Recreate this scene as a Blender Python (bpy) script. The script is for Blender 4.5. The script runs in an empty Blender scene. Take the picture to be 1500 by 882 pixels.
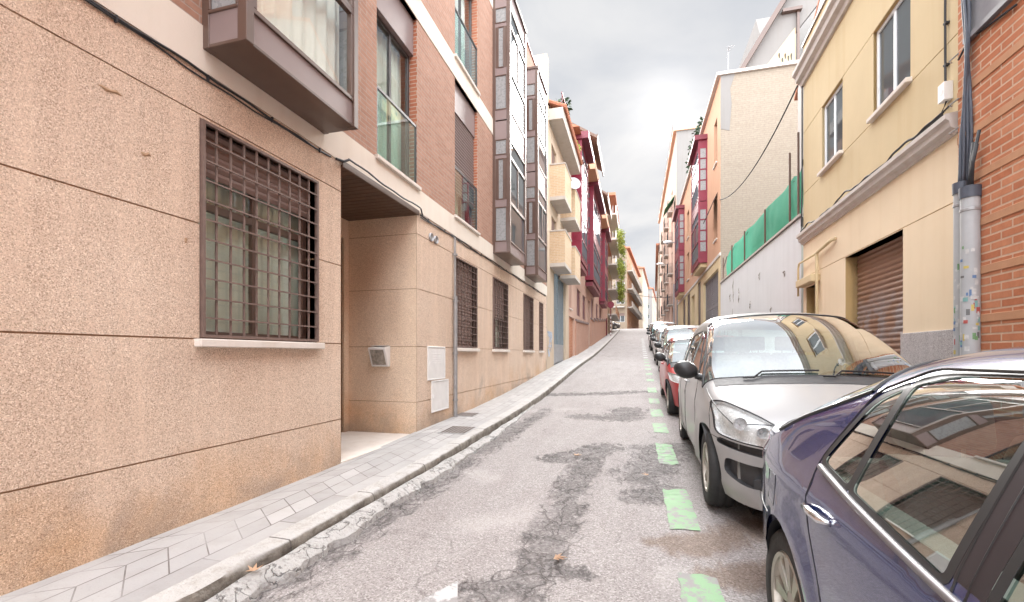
import bpy, bmesh, math, random
from mathutils import Vector, noise, Matrix
R = math.radians
random.seed(7)
C = bpy.context.scene.collection
scene = bpy.context.scene

# ------------------------------------------------------------------ camera, sky, sun, exposure
CZ = 1.35                       # eye height; z = 0 is the road beside the silver car
YAW = math.atan(182/667)        # the street runs along +Y, the camera looks a little to its left
cam = bpy.data.cameras.new('camera'); camo = bpy.data.objects.new('camera', cam); C.objects.link(camo)
camo.location = (0, 0, CZ); camo.rotation_euler = (R(90), 0, YAW)
cam.lens = 16.0; cam.sensor_width = 36; cam.shift_y = 78/1500
cam.clip_start = .05; cam.clip_end = 2000
scene.camera = camo

SUN_EL, SUN_AZ = R(27), R(3.4)  # azimuth clockwise from +Y
world = bpy.data.worlds.new('World'); scene.world = world; world.use_nodes = True
def sky_world():
    nt = world.node_tree; N = nt.nodes; Lk = nt.links
    for n in list(N): N.remove(n)
    out = N.new('ShaderNodeOutputWorld'); bg = N.new('ShaderNodeBackground')
    sky = N.new('ShaderNodeTexSky'); sky.sky_type = 'NISHITA'; sky.sun_disc = False
    sky.sun_elevation = SUN_EL; sky.sun_rotation = SUN_AZ
    tc = N.new('ShaderNodeTexCoord')
    def math_(op, a, b=None, clamp=False):
        m = N.new('ShaderNodeMath'); m.operation = op; m.use_clamp = clamp
        for i, v in enumerate((a, b)):
            if v is None: continue
            if isinstance(v, (int, float)): m.inputs[i].default_value = v
            else: Lk.new(v, m.inputs[i])
        return m.outputs[0]
    sep = N.new('ShaderNodeSeparateXYZ'); Lk.new(tc.outputs['Generated'], sep.inputs[0])
    zz = math_('MAXIMUM', sep.outputs[2], .02)
    # flat cloud deck: direction projected onto a plane overhead
    px = math_('DIVIDE', sep.outputs[0], math_('ADD', zz, .25)); py = math_('DIVIDE', sep.outputs[1], math_('ADD', zz, .25))
    cb = N.new('ShaderNodeCombineXYZ'); Lk.new(px, cb.inputs[0]); Lk.new(py, cb.inputs[1])
    nz = N.new('ShaderNodeTexNoise'); nz.inputs['Scale'].default_value = 2.1; nz.inputs['Detail'].default_value = 7
    nz.inputs['Roughness'].default_value = .52; nz.inputs['Distortion'].default_value = .35
    Lk.new(cb.outputs[0], nz.inputs['Vector'])
    ramp = N.new('ShaderNodeValToRGB'); Lk.new(nz.outputs[0], ramp.inputs[0])
    e = ramp.color_ramp.elements
    e[0].position = .38; e[0].color = (.80, .835, .90, 1)
    e[1].position = .58; e[1].color = (1.04, 1.045, 1.06, 1)
    # overcast: the deck is raised several times outside the view ahead to light the walls, and thin in front of the sun
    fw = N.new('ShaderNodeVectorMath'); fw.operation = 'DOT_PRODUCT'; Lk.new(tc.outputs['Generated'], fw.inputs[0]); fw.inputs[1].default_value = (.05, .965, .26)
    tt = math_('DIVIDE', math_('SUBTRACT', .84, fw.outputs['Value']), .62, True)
    lift = math_('MULTIPLY', math_('MULTIPLY', math_('MULTIPLY', tt, tt), math_('SUBTRACT', 3.0, math_('MULTIPLY', tt, 2.0))), SKY_LIFT)
    sun = (math.sin(SUN_AZ)*math.cos(SUN_EL), math.cos(SUN_AZ)*math.cos(SUN_EL), math.sin(SUN_EL))
    dp = N.new('ShaderNodeVectorMath'); dp.operation = 'DOT_PRODUCT'; Lk.new(tc.outputs['Generated'], dp.inputs[0]); dp.inputs[1].default_value = sun
    d0 = math_('MAXIMUM', dp.outputs['Value'], 0)
    glow = math_('ADD', math_('MULTIPLY', math_('POWER', d0, 600), .30), math_('MULTIPLY', math_('POWER', d0, 90), .04))
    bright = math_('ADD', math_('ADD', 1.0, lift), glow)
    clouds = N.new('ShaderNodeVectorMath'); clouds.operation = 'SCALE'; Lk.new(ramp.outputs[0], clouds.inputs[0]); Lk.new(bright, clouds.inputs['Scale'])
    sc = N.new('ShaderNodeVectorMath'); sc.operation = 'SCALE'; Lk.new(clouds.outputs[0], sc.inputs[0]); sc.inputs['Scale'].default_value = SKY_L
    mix = N.new('ShaderNodeMixRGB'); mix.inputs[0].default_value = .992
    Lk.new(sky.outputs[0], mix.inputs[1]); Lk.new(sc.outputs[0], mix.inputs[2])
    Lk.new(mix.outputs[0], bg.inputs[0]); bg.inputs[1].default_value = .1
    Lk.new(bg.outputs[0], out.inputs[0])
SKY_L, SKY_LIFT = 1.12, 7.9
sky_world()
sl = bpy.data.lights.new('sun', 'SUN'); sl.energy = 1.0; sl.angle = R(25); sl.color = (1, .975, .94)
slo = bpy.data.objects.new('sun', sl); C.objects.link(slo)
slo.rotation_euler = (R(90) - SUN_EL, 0, math.pi - SUN_AZ); slo.location = (0, 0, 40)
scene.view_settings.view_transform = 'Standard'; scene.view_settings.look = 'None'
scene.view_settings.exposure = 2.78; scene.view_settings.gamma = 1
scene.cycles.max_bounces = 8; scene.cycles.transparent_max_bounces = 16
scene.cycles.diffuse_bounces = 5

# ------------------------------------------------------------------ helpers: places
SY, CY_ = math.sin(YAW), math.cos(YAW)
def ray(px):
    xn = (px - 750)/667
    return (-SY + xn*CY_, CY_ + xn*SY)
def onX(px, X):                  # where the street-parallel plane x = X is seen in picture column px: (Y, depth)
    r = ray(px); t = X/r[0]
    return r[1]*t, t
def zat(py, t): return CZ - (py - 519)/667*t
WL = -3.05                       # left facade line
def LY(px): return onX(px, WL)[0]
PHI = R(1.79); DR = 3.05         # yellow facade: 1.8 degrees off the street's line, 3.05 m away
UR = (math.sin(PHI), math.cos(PHI)); NR = (math.cos(PHI), -math.sin(PHI))
def RA(px, py=None, off=0):
    r = ray(px); t = (DR + off)/(r[0]*NR[0] + r[1]*NR[1]); a = t*(r[0]*UR[0] + r[1]*UR[1])
    return (a, zat(py, t)) if py is not None else a
FL = lambda a, d, z: (WL - d, a, z)
FR = lambda a, d, z: (NR[0]*(DR + d) + UR[0]*a, NR[1]*(DR + d) + UR[1]*a, z)
X2 = 3.36
F2 = lambda a, d, z: (X2 + d, a, z)
def FP(Y0): return lambda a, d, z: (a, Y0 + d, z)      # a wall across the street's line, facing the camera

PK = [(-40, -1.3), (-10, -1.26), (2, -1.20), (4, -1.175), (6.8, -1.09), (8.2, -1.05), (10.5, -.94), (13.6, -.72), (17, -.46), (20, -.27), (24, -.03),
      (30, .42), (40, 1.25), (50, 2.12), (58, 2.85), (64, 3.42), (70, 3.9), (80, 4.4), (100, 4.7), (400, 4.7)]
def pave(Y):                     # pavement height along the street (smooth through the surveyed heights)
    n = len(PK)
    for i in range(n - 1):
        if Y <= PK[i+1][0] or i == n - 2:
            x0, y0 = PK[i]; x1, y1 = PK[i+1]
            def sl_(k):
                if k <= 0 or k >= n-1: return (PK[min(k+1, n-1)][1]-PK[max(k-1, 0)][1])/(PK[min(k+1, n-1)][0]-PK[max(k-1, 0)][0])
                a = (PK[k][1]-PK[k-1][1])/(PK[k][0]-PK[k-1][0]); b = (PK[k+1][1]-PK[k][1])/(PK[k+1][0]-PK[k][0])
                return 0 if a*b <= 0 else 2*a*b/(a+b)
            h = x1-x0; t = (Y-x0)/h; m0, m1 = sl_(i)*h, sl_(i+1)*h
            return CZ + (2*t**3-3*t*t+1)*y0 + (t**3-2*t*t+t)*m0 + (-2*t**3+3*t*t)*y1 + (t**3-t*t)*m1
def road(Y): return pave(Y) - .125
def camber(x, Y):                # the parking side sinks a little where the street bottoms out
    t = max(0, min(1, (x-.35)/1.0)); u = max(0, min(1, (3.3-Y)/1.2)); return .03*t*t*(3-2*t)*u*u*(3-2*u)
def ongr(px, py):                # where a point of the road is seen
    r = ray(px); t = 1.3*667/max(py-519, 2)
    for _ in range(60):
        Y = r[1]*t; t2 = (CZ - road(Y))*667/max(py-519, 1); t = .5*t + .5*max(.2, min(t2, 80))
    return r[0]*t, r[1]*t

# ------------------------------------------------------------------ helpers: objects
def tag(o, label=None, cat=None, group=None, kind=None):
    if label: o['label'] = label
    if cat: o['category'] = cat
    if group: o['group'] = group
    if kind: o['kind'] = kind
    return o
def thing(name, label, cat, loc=(0, 0, 0), rot=(0, 0, 0), group=None):
    o = bpy.data.objects.new(name, None); C.objects.link(o); o.empty_display_size = .2
    o.location = loc; o.rotation_euler = rot
    return tag(o, label, cat, group)
class MB:
    def __init__(s): s.v = []; s.f = []; s.m = []
    def add(s, vs, fs, m=0):
        b = len(s.v); s.v += [tuple(v) for v in vs]
        for f in fs: s.f.append(tuple(b+i for i in f)); s.m.append(m)
        return s
    def quad(s, a, b, c, d, m=0): return s.add([a, b, c, d], [(0, 1, 2, 3)], m)
    def fbox(s, F, a0, a1, d0, d1, z0, z1, m=0):
        vs = [F(a, d, z) for z in (z0, z1) for d in (d0, d1) for a in (a0, a1)]
        return s.add(vs, [(0, 2, 3, 1), (4, 5, 7, 6), (0, 1, 5, 4), (2, 6, 7, 3), (0, 4, 6, 2), (1, 3, 7, 5)], m)
    def box(s, x0, x1, y0, y1, z0, z1, m=0): return s.fbox(lambda a, d, z: (a, d, z), x0, x1, y0, y1, z0, z1, m)
    def prism(s, F, poly, d0, d1, m=0):          # polygon in (a, z) pushed from d0 to d1
        n = len(poly); vs = [F(a, d0, z) for a, z in poly] + [F(a, d1, z) for a, z in poly]
        return s.add(vs, [tuple(range(n)), tuple(range(2*n-1, n-1, -1))] + [(i, n+i, n+(i+1) % n, (i+1) % n) for i in range(n)], m)
    def tube(s, pts, r, n=8, m=0, cap=True):
        pts = [Vector(p) for p in pts]; rings = []
        up = Vector((.13, .29, .95))
        for i, p in enumerate(pts):
            t = (pts[min(i+1, len(pts)-1)] - pts[max(i-1, 0)]).normalized()
            a = t.cross(up)
            if a.length < .05: a = t.cross(Vector((1, 0, 0)))
            a.normalize(); b = t.cross(a)
            rr = r[i] if isinstance(r, (list, tuple)) else r
            rings.append([p + rr*(math.cos(2*math.pi*k/n)*a + math.sin(2*math.pi*k/n)*b) for k in range(n)])
        vs = [q for rg in rings for q in rg]; fs = []
        for i in range(len(rings)-1):
            for k in range(n): fs.append((i*n+k, i*n+(k+1) % n, (i+1)*n+(k+1) % n, (i+1)*n+k))
        if cap: fs += [tuple(range(n-1, -1, -1)), tuple(range((len(rings)-1)*n, len(rings)*n))]
        return s.add(vs, fs, m)
    def lathe(s, prof, org, axis=(1, 0, 0), n=32, m=0):   # prof: (radius, along)
        ax = Vector(axis).normalized(); a = ax.orthogonal().normalized(); b = ax.cross(a); org = Vector(org)
        vs = [org + ax*h + r*(math.cos(2*math.pi*k/n)*a + math.sin(2*math.pi*k/n)*b) for r, h in prof for k in range(n)]
        fs = [(i*n+k, i*n+(k+1) % n, (i+1)*n+(k+1) % n, (i+1)*n+k) for i in range(len(prof)-1) for k in range(n)]
        return s.add(vs, fs, m)
    def build(s, name, mats, parent=None, smooth=False, bevel=0, world_coords=True, angle=None):
        me = bpy.data.meshes.new(name); off = Vector((0, 0, 0))
        if parent is not None and world_coords:
            q = parent
            while q is not None: off += q.location; q = q.parent
        me.from_pydata([tuple(Vector(v)-off) for v in s.v], [], s.f)
        mats = mats if isinstance(mats, (list, tuple)) else [mats]
        for m in mats: me.materials.append(m)
        for p, m in zip(me.polygons, s.m): p.material_index = m
        bm = bmesh.new(); bm.from_mesh(me)
        bmesh.ops.recalc_face_normals(bm, faces=bm.faces)
        bm.to_mesh(me); bm.free()
        if smooth:
            for p in me.polygons: p.use_smooth = True
            if angle: me.set_sharp_from_angle(angle=R(angle))
        me.update()
        o = bpy.data.objects.new(name, me); C.objects.link(o)
        if parent is not None: o.parent = parent
        if bevel:
            b = o.modifiers.new('bevel', 'BEVEL'); b.width = bevel; b.segments = 1; b.limit_method = 'ANGLE'; b.angle_limit = R(40)
        return o

# ------------------------------------------------------------------ helpers: materials
def newmat(name):
    m = bpy.data.materials.new(name); m.use_nodes = True
    return m, m.node_tree, m.node_tree.nodes['Principled BSDF']
class NT:
    def __init__(s, nt): s.nt = nt; s.N = nt.nodes; s.L = nt.links; s._pos = None
    def pos(s):
        if s._pos is None: s._pos = s.N.new('ShaderNodeNewGeometry').outputs['Position']
        return s._pos
    def put(s, v, sock):
        if isinstance(v, (int, float)): sock.default_value = v
        elif isinstance(v, tuple): sock.default_value = v if len(v) == len(sock.default_value) else v + (1,)
        else: s.L.new(v, sock)
    def math(s, op, a, b=None, c=None, clamp=False):
        m = s.N.new('ShaderNodeMath'); m.operation = op; m.use_clamp = clamp
        for i, v in enumerate((a, b, c)):
            if v is not None: s.put(v, m.inputs[i])
        return m.outputs[0]
    def noise(s, scale, detail=4, rough=.55, vec=None, dist=0):
        n = s.N.new('ShaderNodeTexNoise'); n.inputs['Scale'].default_value = scale; n.inputs['Detail'].default_value = detail
        n.inputs['Roughness'].default_value = rough; n.inputs['Distortion'].default_value = dist
        s.L.new(vec if vec is not None else s.pos(), n.inputs['Vector']); return n.outputs[0]
    def voro(s, scale, feature='F1', vec=None, out='Distance', rnd=1):
        n = s.N.new('ShaderNodeTexVoronoi'); n.feature = feature; n.inputs['Scale'].default_value = scale; n.inputs['Randomness'].default_value = rnd
        s.L.new(vec if vec is not None else s.pos(), n.inputs['Vector']); return n.outputs[out]
    def ramp(s, f, stops, interp='LINEAR'):
        r = s.N.new('ShaderNodeValToRGB'); s.L.new(f, r.inputs[0]); e = r.color_ramp.elements; r.color_ramp.interpolation = interp
        while len(e) < len(stops): e.new(.5)
        for el, (p, c) in zip(e, stops):
            el.position = p; el.color = c + (1,) if isinstance(c, tuple) else (c, c, c, 1)
        return r.outputs[0]
    def mix(s, f, a, b, mode='MIX'):
        m = s.N.new('ShaderNodeMixRGB'); m.blend_type = mode
        s.put(f, m.inputs[0]); s.put(a, m.inputs[1]); s.put(b, m.inputs[2]); return m.outputs[0]
    def sep(s, v=None):
        n = s.N.new('ShaderNodeSeparateXYZ'); s.L.new(v if v is not None else s.pos(), n.inputs[0]); return n.outputs
    def comb(s, x, y, z=0):
        n = s.N.new('ShaderNodeCombineXYZ')
        for i, v in enumerate((x, y, z)): s.put(v, n.inputs[i])
        return n.outputs[0]
    def bump(s, h, strength, dist, bsdf):
        b = s.N.new('ShaderNodeBump'); b.inputs['Strength'].default_value = strength; b.inputs['Distance'].default_value = dist
        s.L.new(h, b.inputs['Height']); s.L.new(b.outputs[0], bsdf.inputs['Normal'])
    def attr(s, name):
        a = s.N.new('ShaderNodeAttribute'); a.attribute_name = name; return a.outputs
def plain(name, col, rough=.6, metal=0, spec=.5, var=.12, vscale=6, bump=0, bscale=60, coat=0):
    m, nt, b = newmat(name); n = NT(nt)
    c = tuple(col)
    if var:
        f = n.noise(vscale, 5)
        col_ = n.mix(f, tuple(x*(1-var*1.6) for x in c), tuple(min(1, x*(1+var)) for x in c)); nt.links.new(col_, b.inputs['Base Color'])
        nt.links.new(n.math('ADD', n.math('MULTIPLY', n.noise(vscale*3, 3), .2), rough-.1, clamp=True), b.inputs['Roughness'])
    else:
        b.inputs['Base Color'].default_value = c + (1,); b.inputs['Roughness'].default_value = rough
    b.inputs['Metallic'].default_value = metal; b.inputs['Specular IOR Level'].default_value = spec
    b.inputs['Coat Weight'].default_value = coat; b.inputs['Coat Roughness'].default_value = .04
    if bump: n.bump(n.noise(bscale, 4), bump, .01, b)
    return m
def glass(name, tint=(.8, .9, .86), refl=1.0, ior=1.5, see=True, body=(.03, .04, .04)):
    m, nt, b = newmat(name); n = NT(nt); nt.nodes.remove(b); out = nt.nodes['Material Output']
    # one reflecting face per pane: Schlick's law on the outer face, clear on the way out
    g = n.N.new('ShaderNodeNewGeometry'); dt = n.N.new('ShaderNodeVectorMath'); dt.operation = 'DOT_PRODUCT'
    nt.links.new(g.outputs['Normal'], dt.inputs[0]); nt.links.new(g.outputs['Incoming'], dt.inputs[1])
    f0 = ((ior-1)/(ior+1))**2; graz = n.math('POWER', n.math('SUBTRACT', 1, n.math('ABSOLUTE', dt.outputs['Value']), clamp=True), 4.2)
    fr = n.math('ADD', f0, n.math('MULTIPLY', graz, 1-f0)); front = n.math('SUBTRACT', 1, g.outputs['Backfacing'])
    gl = n.N.new('ShaderNodeBsdfGlossy'); gl.inputs['Roughness'].default_value = .012; gl.inputs['Color'].default_value = (.97, .99, 1, 1)
    if see: tr = n.N.new('ShaderNodeBsdfTransparent'); tr.inputs[0].default_value = tint + (1,)
    else: tr = n.N.new('ShaderNodeBsdfDiffuse'); tr.inputs[0].default_value = body + (1,)
    mx = n.N.new('ShaderNodeMixShader')
    f = n.math('MULTIPLY', n.math('MULTIPLY', fr, refl, clamp=True), front)
    nt.links.new(f, mx.inputs[0]); nt.links.new(tr.outputs[0], mx.inputs[1]); nt.links.new(gl.outputs[0], mx.inputs[2]); nt.links.new(mx.outputs[0], out.inputs[0])
    # old float panes are never quite flat
    bp = n.N.new('ShaderNodeBump'); bp.inputs['Strength'].default_value = .012; bp.inputs['Distance'].default_value = .02
    nt.links.new(n.noise(2.2, 2), bp.inputs['Height']); nt.links.new(bp.outputs[0], gl.inputs['Normal'])
    return m
# ------------------------------------------------------------------ materials
M = {}
def m_stucco(name, base, dark, light, dirt=True, scale=185):
    m, nt, b = newmat(name); n = NT(nt)
    v = n.voro(scale, out='Color'); vb = n.sep(v)[0]
    col = n.ramp(vb, [(.0, dark), (.28, tuple(x*.8 for x in base)), (.5, base), (.8, base), (1, light)])
    big = n.noise(.9, 5); col = n.mix(n.ramp(big, [(.35, 0.), (.7, .5)]), col, n.mix(1, col, (.86, .78, .72), 'MULTIPLY'))
    # long pale drip runs
    p = n.sep(); st = n.noise(1, 5, vec=n.comb(p[0], n.math('MULTIPLY', p[1], 6), n.math('MULTIPLY', p[2], .35)))
    col = n.mix(n.ramp(st, [(.48, 0.), (.72, .34)]), col, tuple(min(1, x*1.25) for x in base))
    if dirt:                     # ochre and grey splash dirt along the foot of the wall
        h = n.attr('foot')['Fac']
        d = n.math('SUBTRACT', n.math('ADD', .44, n.math('MULTIPLY', n.math('SUBTRACT', n.noise(1.3, 6, .6), .5), 2.1)), h)
        col = n.mix(n.math('MULTIPLY', d, .95, clamp=True), col, n.mix(1, col, (.87, .69, .48), 'MULTIPLY'))
        d2 = n.math('SUBTRACT', n.math('ADD', .26, n.math('MULTIPLY', n.math('SUBTRACT', n.noise(1.1, 6, .62, dist=.4), .5), 2.2)), h)
        col = n.mix(n.math('MULTIPLY', d2, 1.7, clamp=True), col, n.mix(.72, col, (.24, .215, .195)))
    nt.links.new(col, b.inputs['Base Color']); b.inputs['Roughness'].default_value = .9; b.inputs['Specular IOR Level'].default_value = .25
    n.bump(n.math('ADD', n.voro(scale), n.math('MULTIPLY', n.noise(scale*1.6, 3), .6)), .55, .006, b)
    return m
def m_brick(name, c1, c2, mortar, F='YZ', bw=.23, bh=.058, msize=.008, stripe=None, squash=1, offset=.5, bump=.6, stain=.3):
    m, nt, b = newmat(name); n = NT(nt); p = n.sep()
    vec = n.comb(p[1] if F == 'YZ' else p[0], p[2])
    br = n.N.new('ShaderNodeTexBrick'); nt.links.new(vec, br.inputs['Vector'])
    br.inputs['Scale'].default_value = 1; br.inputs['Brick Width'].default_value = bw; br.inputs['Row Height'].default_value = bh
    br.inputs['Mortar Size'].default_value = msize; br.inputs['Mortar Smooth'].default_value = .25; br.offset = offset
    br.inputs['Color1'].default_value = c1 + (1,); br.inputs['Color2'].default_value = c2 + (1,); br.inputs['Mortar'].default_value = mortar + (1,)
    br.inputs['Bias'].default_value = -.1
    col = br.outputs[0]
    nn = n.noise(14, 5); col = n.mix(n.ramp(nn, [(.3, .0), (.75, .45)]), col, n.mix(1, col, (.66, .6, .58), 'MULTIPLY'))
    col = n.mix(n.ramp(n.noise(.8, 5), [(.4, 0.), (.75, stain)]), col, n.mix(1, col, (.7, .66, .64), 'MULTIPLY'))
    if stripe:                   # every few courses a raised plain band
        per, hh, cc, z0 = stripe
        fz = n.math('FRACT', n.math('DIVIDE', n.math('SUBTRACT', p[2], z0), per))
        f = n.math('LESS_THAN', fz, hh/per)
        col = n.mix(f, col, n.mix(n.noise(20, 4), cc, tuple(x*.75 for x in cc)))
    nt.links.new(col, b.inputs['Base Color']); b.inputs['Roughness'].default_value = .85; b.inputs['Specular IOR Level'].default_value = .25
    hgt = n.math('SUBTRACT', n.math('MULTIPLY', nn, .4), br.outputs['Fac'])
    n.bump(hgt, bump, .008, b)
    return m
def m_plaster(name, col, dark=.8, scale=1.2, streak=.35, bump=.25, tone=(.72, .62, .5)):
    m, nt, b = newmat(name); n = NT(nt); p = n.sep()
    c = n.mix(n.noise(scale, 6, .6), tuple(x*dark for x in col), tuple(min(1, x*1.06) for x in col))
    st = n.noise(1, 6, .6, vec=n.comb(n.math('MULTIPLY', p[0], 5), n.math('MULTIPLY', p[1], 5), n.math('MULTIPLY', p[2], .3)))
    c = n.mix(n.ramp(st, [(.48, 0.), (.78, streak)]), c, n.mix(1, c, tone, 'MULTIPLY'))
    nt.links.new(c, b.inputs['Base Color']); b.inputs['Roughness'].default_value = .88; b.inputs['Specular IOR Level'].default_value = .25
    n.bump(n.math('ADD', n.noise(90, 4), n.math('MULTIPLY', n.noise(9, 3), .8)), bump, .006, b)
    return m
M['stucco'] = m_stucco('tan aggregate render', (.715, .558, .438), (.38, .265, .19), (.94, .81, .68))
M['stucco_lifted'] = m_stucco('shade-lifted aggregate render', (.82, .645, .49), (.57, .42, .30), (.94, .80, .64))  # same tan render, colour lightened to brighten the shaded entrance recess
M['joint'] = plain('render joint', (.44, .29, .18), .9)
M['cream'] = m_plaster('cream stone band', (.78, .71, .62), .86, streak=.22)
M['brick_red'] = m_brick('red facing brick', (.40, .225, .16), (.47, .28, .205), (.43, .335, .28), bh=.056, bw=.235, msize=.007)
M['brick_redX'] = m_brick('red facing brick returns', (.44, .16, .09), (.52, .22, .13), (.55, .42, .34), F='XZ', bh=.056, bw=.235, msize=.007)
M['brick_rough'] = m_brick('orange brick with bands', (.50, .185, .095), (.59, .255, .14), (.62, .42, .30), bh=.077, bw=.27, msize=.010, bump=.9)
M['band_orange'] = m_plaster('orange brick band', (.54, .29, .17), .8, 6)
M['brick_beige'] = m_brick('painted beige brick', (.305, .263, .21), (.292, .25, .198), (.268, .23, .183), F='XZ', bh=.085, bw=.27, msize=.012, bump=.45, stain=.12)
M['brick_yellow'] = m_brick('yellow balcony brick', (.62, .45, .29), (.56, .405, .255), (.62, .53, .41), F='XZ', bh=.06, bw=.24)
M['brick_yellowY'] = m_brick('yellow balcony brick sides', (.72, .52, .28), (.66, .46, .24), (.74, .62, .45), F='YZ', bh=.06, bw=.24)
M['brick_pink'] = m_brick('pink plinth brick', (.55, .31, .22), (.50, .27, .19), (.55, .4, .32), bh=.06, bw=.24)
M['yellow'] = m_plaster('yellow painted render', (.61, .49, .305), .88, streak=.34, tone=(.85, .75, .62))
M['yellow_pale'] = m_plaster('pale yellow render', (.80, .655, .47), .90, streak=.30, tone=(.85, .78, .66))
M['white_wall'] = m_plaster('whitewashed wall', (.635, .635, .64), .92, streak=.22, tone=(.72, .70, .68))
M['beige_wall'] = m_plaster('beige render', (.56, .45, .34), .9)
M['peach'] = m_plaster('peach render', (.56, .36, .25), .9, streak=.25)
M['pink'] = m_plaster('pink render', (.57, .39, .31), .9, streak=.2)
M['orange'] = m_plaster('orange render', (.54, .32, .21), .9, streak=.2)
M['offwhite'] = m_plaster('off white render', (.47, .44, .405), .92, streak=.2)
M['stone_cornice'] = m_plaster('grey stone cornice', (.60, .55, .51), .82, 5, streak=.35)
M['plinth'] = m_stucco('grey plinth render', (.47, .44, .44), (.27, .25, .25), (.62, .6, .6), dirt=False, scale=120)
M['brown_metal'] = plain('brown lacquered aluminium', (.105, .062, .047), .36, 0, .6, var=.14, vscale=3, coat=.25)
M['brown_panel'] = plain('mauve brown sheet', (.235, .178, .172), .4, 0, .5, var=.1, vscale=2)
M['brown_soffit'] = plain('brown slatted soffit', (.10, .055, .035), .5, var=.2)
M['grille'] = plain('brown painted iron', (.185, .125, .105), .55, 0, .4, var=.25, vscale=20)
M['wood'] = plain('dark stained wood', (.13, .065, .03), .5, var=.3, vscale=8)
M['maroon'] = plain('maroon lacquered metal', (.20, .012, .035), .4, 0, .5, var=.15, vscale=3)
M['maroon_dark'] = plain('dark maroon fascia', (.16, .02, .035), .45)
M['dark_frame'] = plain('dark window frame', (.05, .045, .045), .4)
M['white_frame'] = plain('white window frame', (.74, .76, .78), .4, var=.05)
M['shutter'] = plain('brown slats', (.27, .19, .165), .55, var=.1)
M['shutter_grey'] = plain('grey steel slats', (.27, .27, .29), .5, .2, var=.2)
M['gate_blue'] = plain('grey blue gate steel', (.23, .29, .33), .5, .2, var=.2)
M['galv'] = plain('galvanised steel', (.42, .42, .43), .45, .5, var=.25, vscale=10)
M['pipe'] = plain('grey plastic conduit', (.40, .41, .42), .5, var=.15, vscale=5)
M['zinc'] = plain('grey downpipe', (.33, .32, .32), .5, .3, var=.25, vscale=12)
M['cable'] = plain('black cable', (.03, .03, .034), .6, var=.3)
M['cable_blue'] = plain('slate cable', (.075, .085, .11), .55, var=.3)
M['white_paint'] = plain('white enamel', (.78, .77, .75), .45, var=.1, vscale=8)
M['sill'] = m_plaster('pale stone sill', (.74, .68, .62), .85, 8)
M['concrete'] = m_plaster('pale concrete slab', (.50, .455, .41), .82, 2, streak=.4)
M['tile_red'] = plain('red roof tile', (.42, .16, .09), .8, var=.3, vscale=12, bump=.6, bscale=25)
M['roof_flat'] = plain('flat roof', (.32, .29, .27), .9, var=.25)
M['net'] = None
M['awning'] = plain('dark awning cloth', (.07, .05, .045), .95, 0, .05)
M['black'] = plain('black iron', (.02, .02, .022), .5)
M['terracotta'] = plain('terracotta pot', (.55, .20, .07), .8)
M['curtain'] = plain('pale curtain', (.82, .82, .76), .9, var=.04)
M['curtain_green'] = plain('green tinted curtain', (.60, .64, .56), .9, var=.05)
M['room'] = plain('dim room', (.17, .16, .15), .9)
M['glass'] = glass('window glass', (.955, .98, .97), 1.5, 1.6)
M['glass_green'] = glass('green balustrade glass', (.80, .92, .895), 1.3, 1.55)
M['glass_solid'] = glass('reflecting glass', see=False, ior=1.75, refl=.5, body=(.09, .10, .105))
M['dimmed_front'] = m_plaster('off white render dimmed', (.215, .205, .195), .92, streak=.25)  # off-white render, colour darkened against strong sky light on camera-facing walls
M['warm_front'] = m_plaster('warm cream render', (.30, .24, .18), .92, streak=.2)
M['glass_dim'] = glass('dull reflecting glass', see=False, ior=1.5, refl=.13, body=(.10, .10, .115))
M['glass_frost'] = plain('frosted pale pane', (.27, .28, .285), .28, 0, .6, var=.08)
def m_net():
    m, nt, b = newmat('green debris netting'); n = NT(nt)
    c = n.mix(n.noise(2, 5), (.07, .38, .245), (.15, .50, .33)); nt.links.new(c, b.inputs['Base Color']); b.inputs['Roughness'].default_value = .8
    tl = n.N.new('ShaderNodeBsdfTranslucent'); nt.links.new(c, tl.inputs[0])
    mx = n.N.new('ShaderNodeMixShader'); mx.inputs[0].default_value = .45
    nt.links.new(b.outputs[0], mx.inputs[1]); nt.links.new(tl.outputs[0], mx.inputs[2]); nt.links.new(mx.outputs[0], nt.nodes['Material Output'].inputs[0])
    return m
M['net'] = m_net()
def m_shutter_rust():
    m, nt, b = newmat('rusty roller shutter'); n = NT(nt); p = n.sep()
    base = n.mix(n.noise(2.5, 6, .6), (.20, .10, .06), (.35, .21, .14))
    # grey graffiti wash across the middle, dusty ridge tops
    g = n.math('MULTIPLY', n.ramp(n.noise(1.7, 4, .6, dist=1.5), [(.46, 0.), (.6, .75)]), n.ramp(n.math('ABSOLUTE', n.math('SUBTRACT', p[2], 1.75)), [(.25, 1.), (.7, 0.)]))
    c = n.mix(g, base, (.30, .27, .27))
    nt.links.new(c, b.inputs['Base Color']); b.inputs['Roughness'].default_value = .55
    return m
M['shutter_rust'] = m_shutter_rust()
def m_foliage(name, c1, c2):
    m, nt, b = newmat(name); n = NT(nt)
    oi = n.N.new('ShaderNodeNewGeometry').outputs['Random Per Island']
    c = n.mix(oi, c1, c2); nt.links.new(c, b.inputs['Base Color']); b.inputs['Roughness'].default_value = .6
    return m
M['leaf_dark'] = m_foliage('dark leaves', (.02, .045, .02), (.05, .09, .04))
M['leaf_lime'] = m_foliage('lime leaves', (.14, .20, .02), (.34, .38, .06))
M['dry_leaf'] = m_foliage('dry leaf', (.34, .19, .11), (.47, .31, .20))

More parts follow.
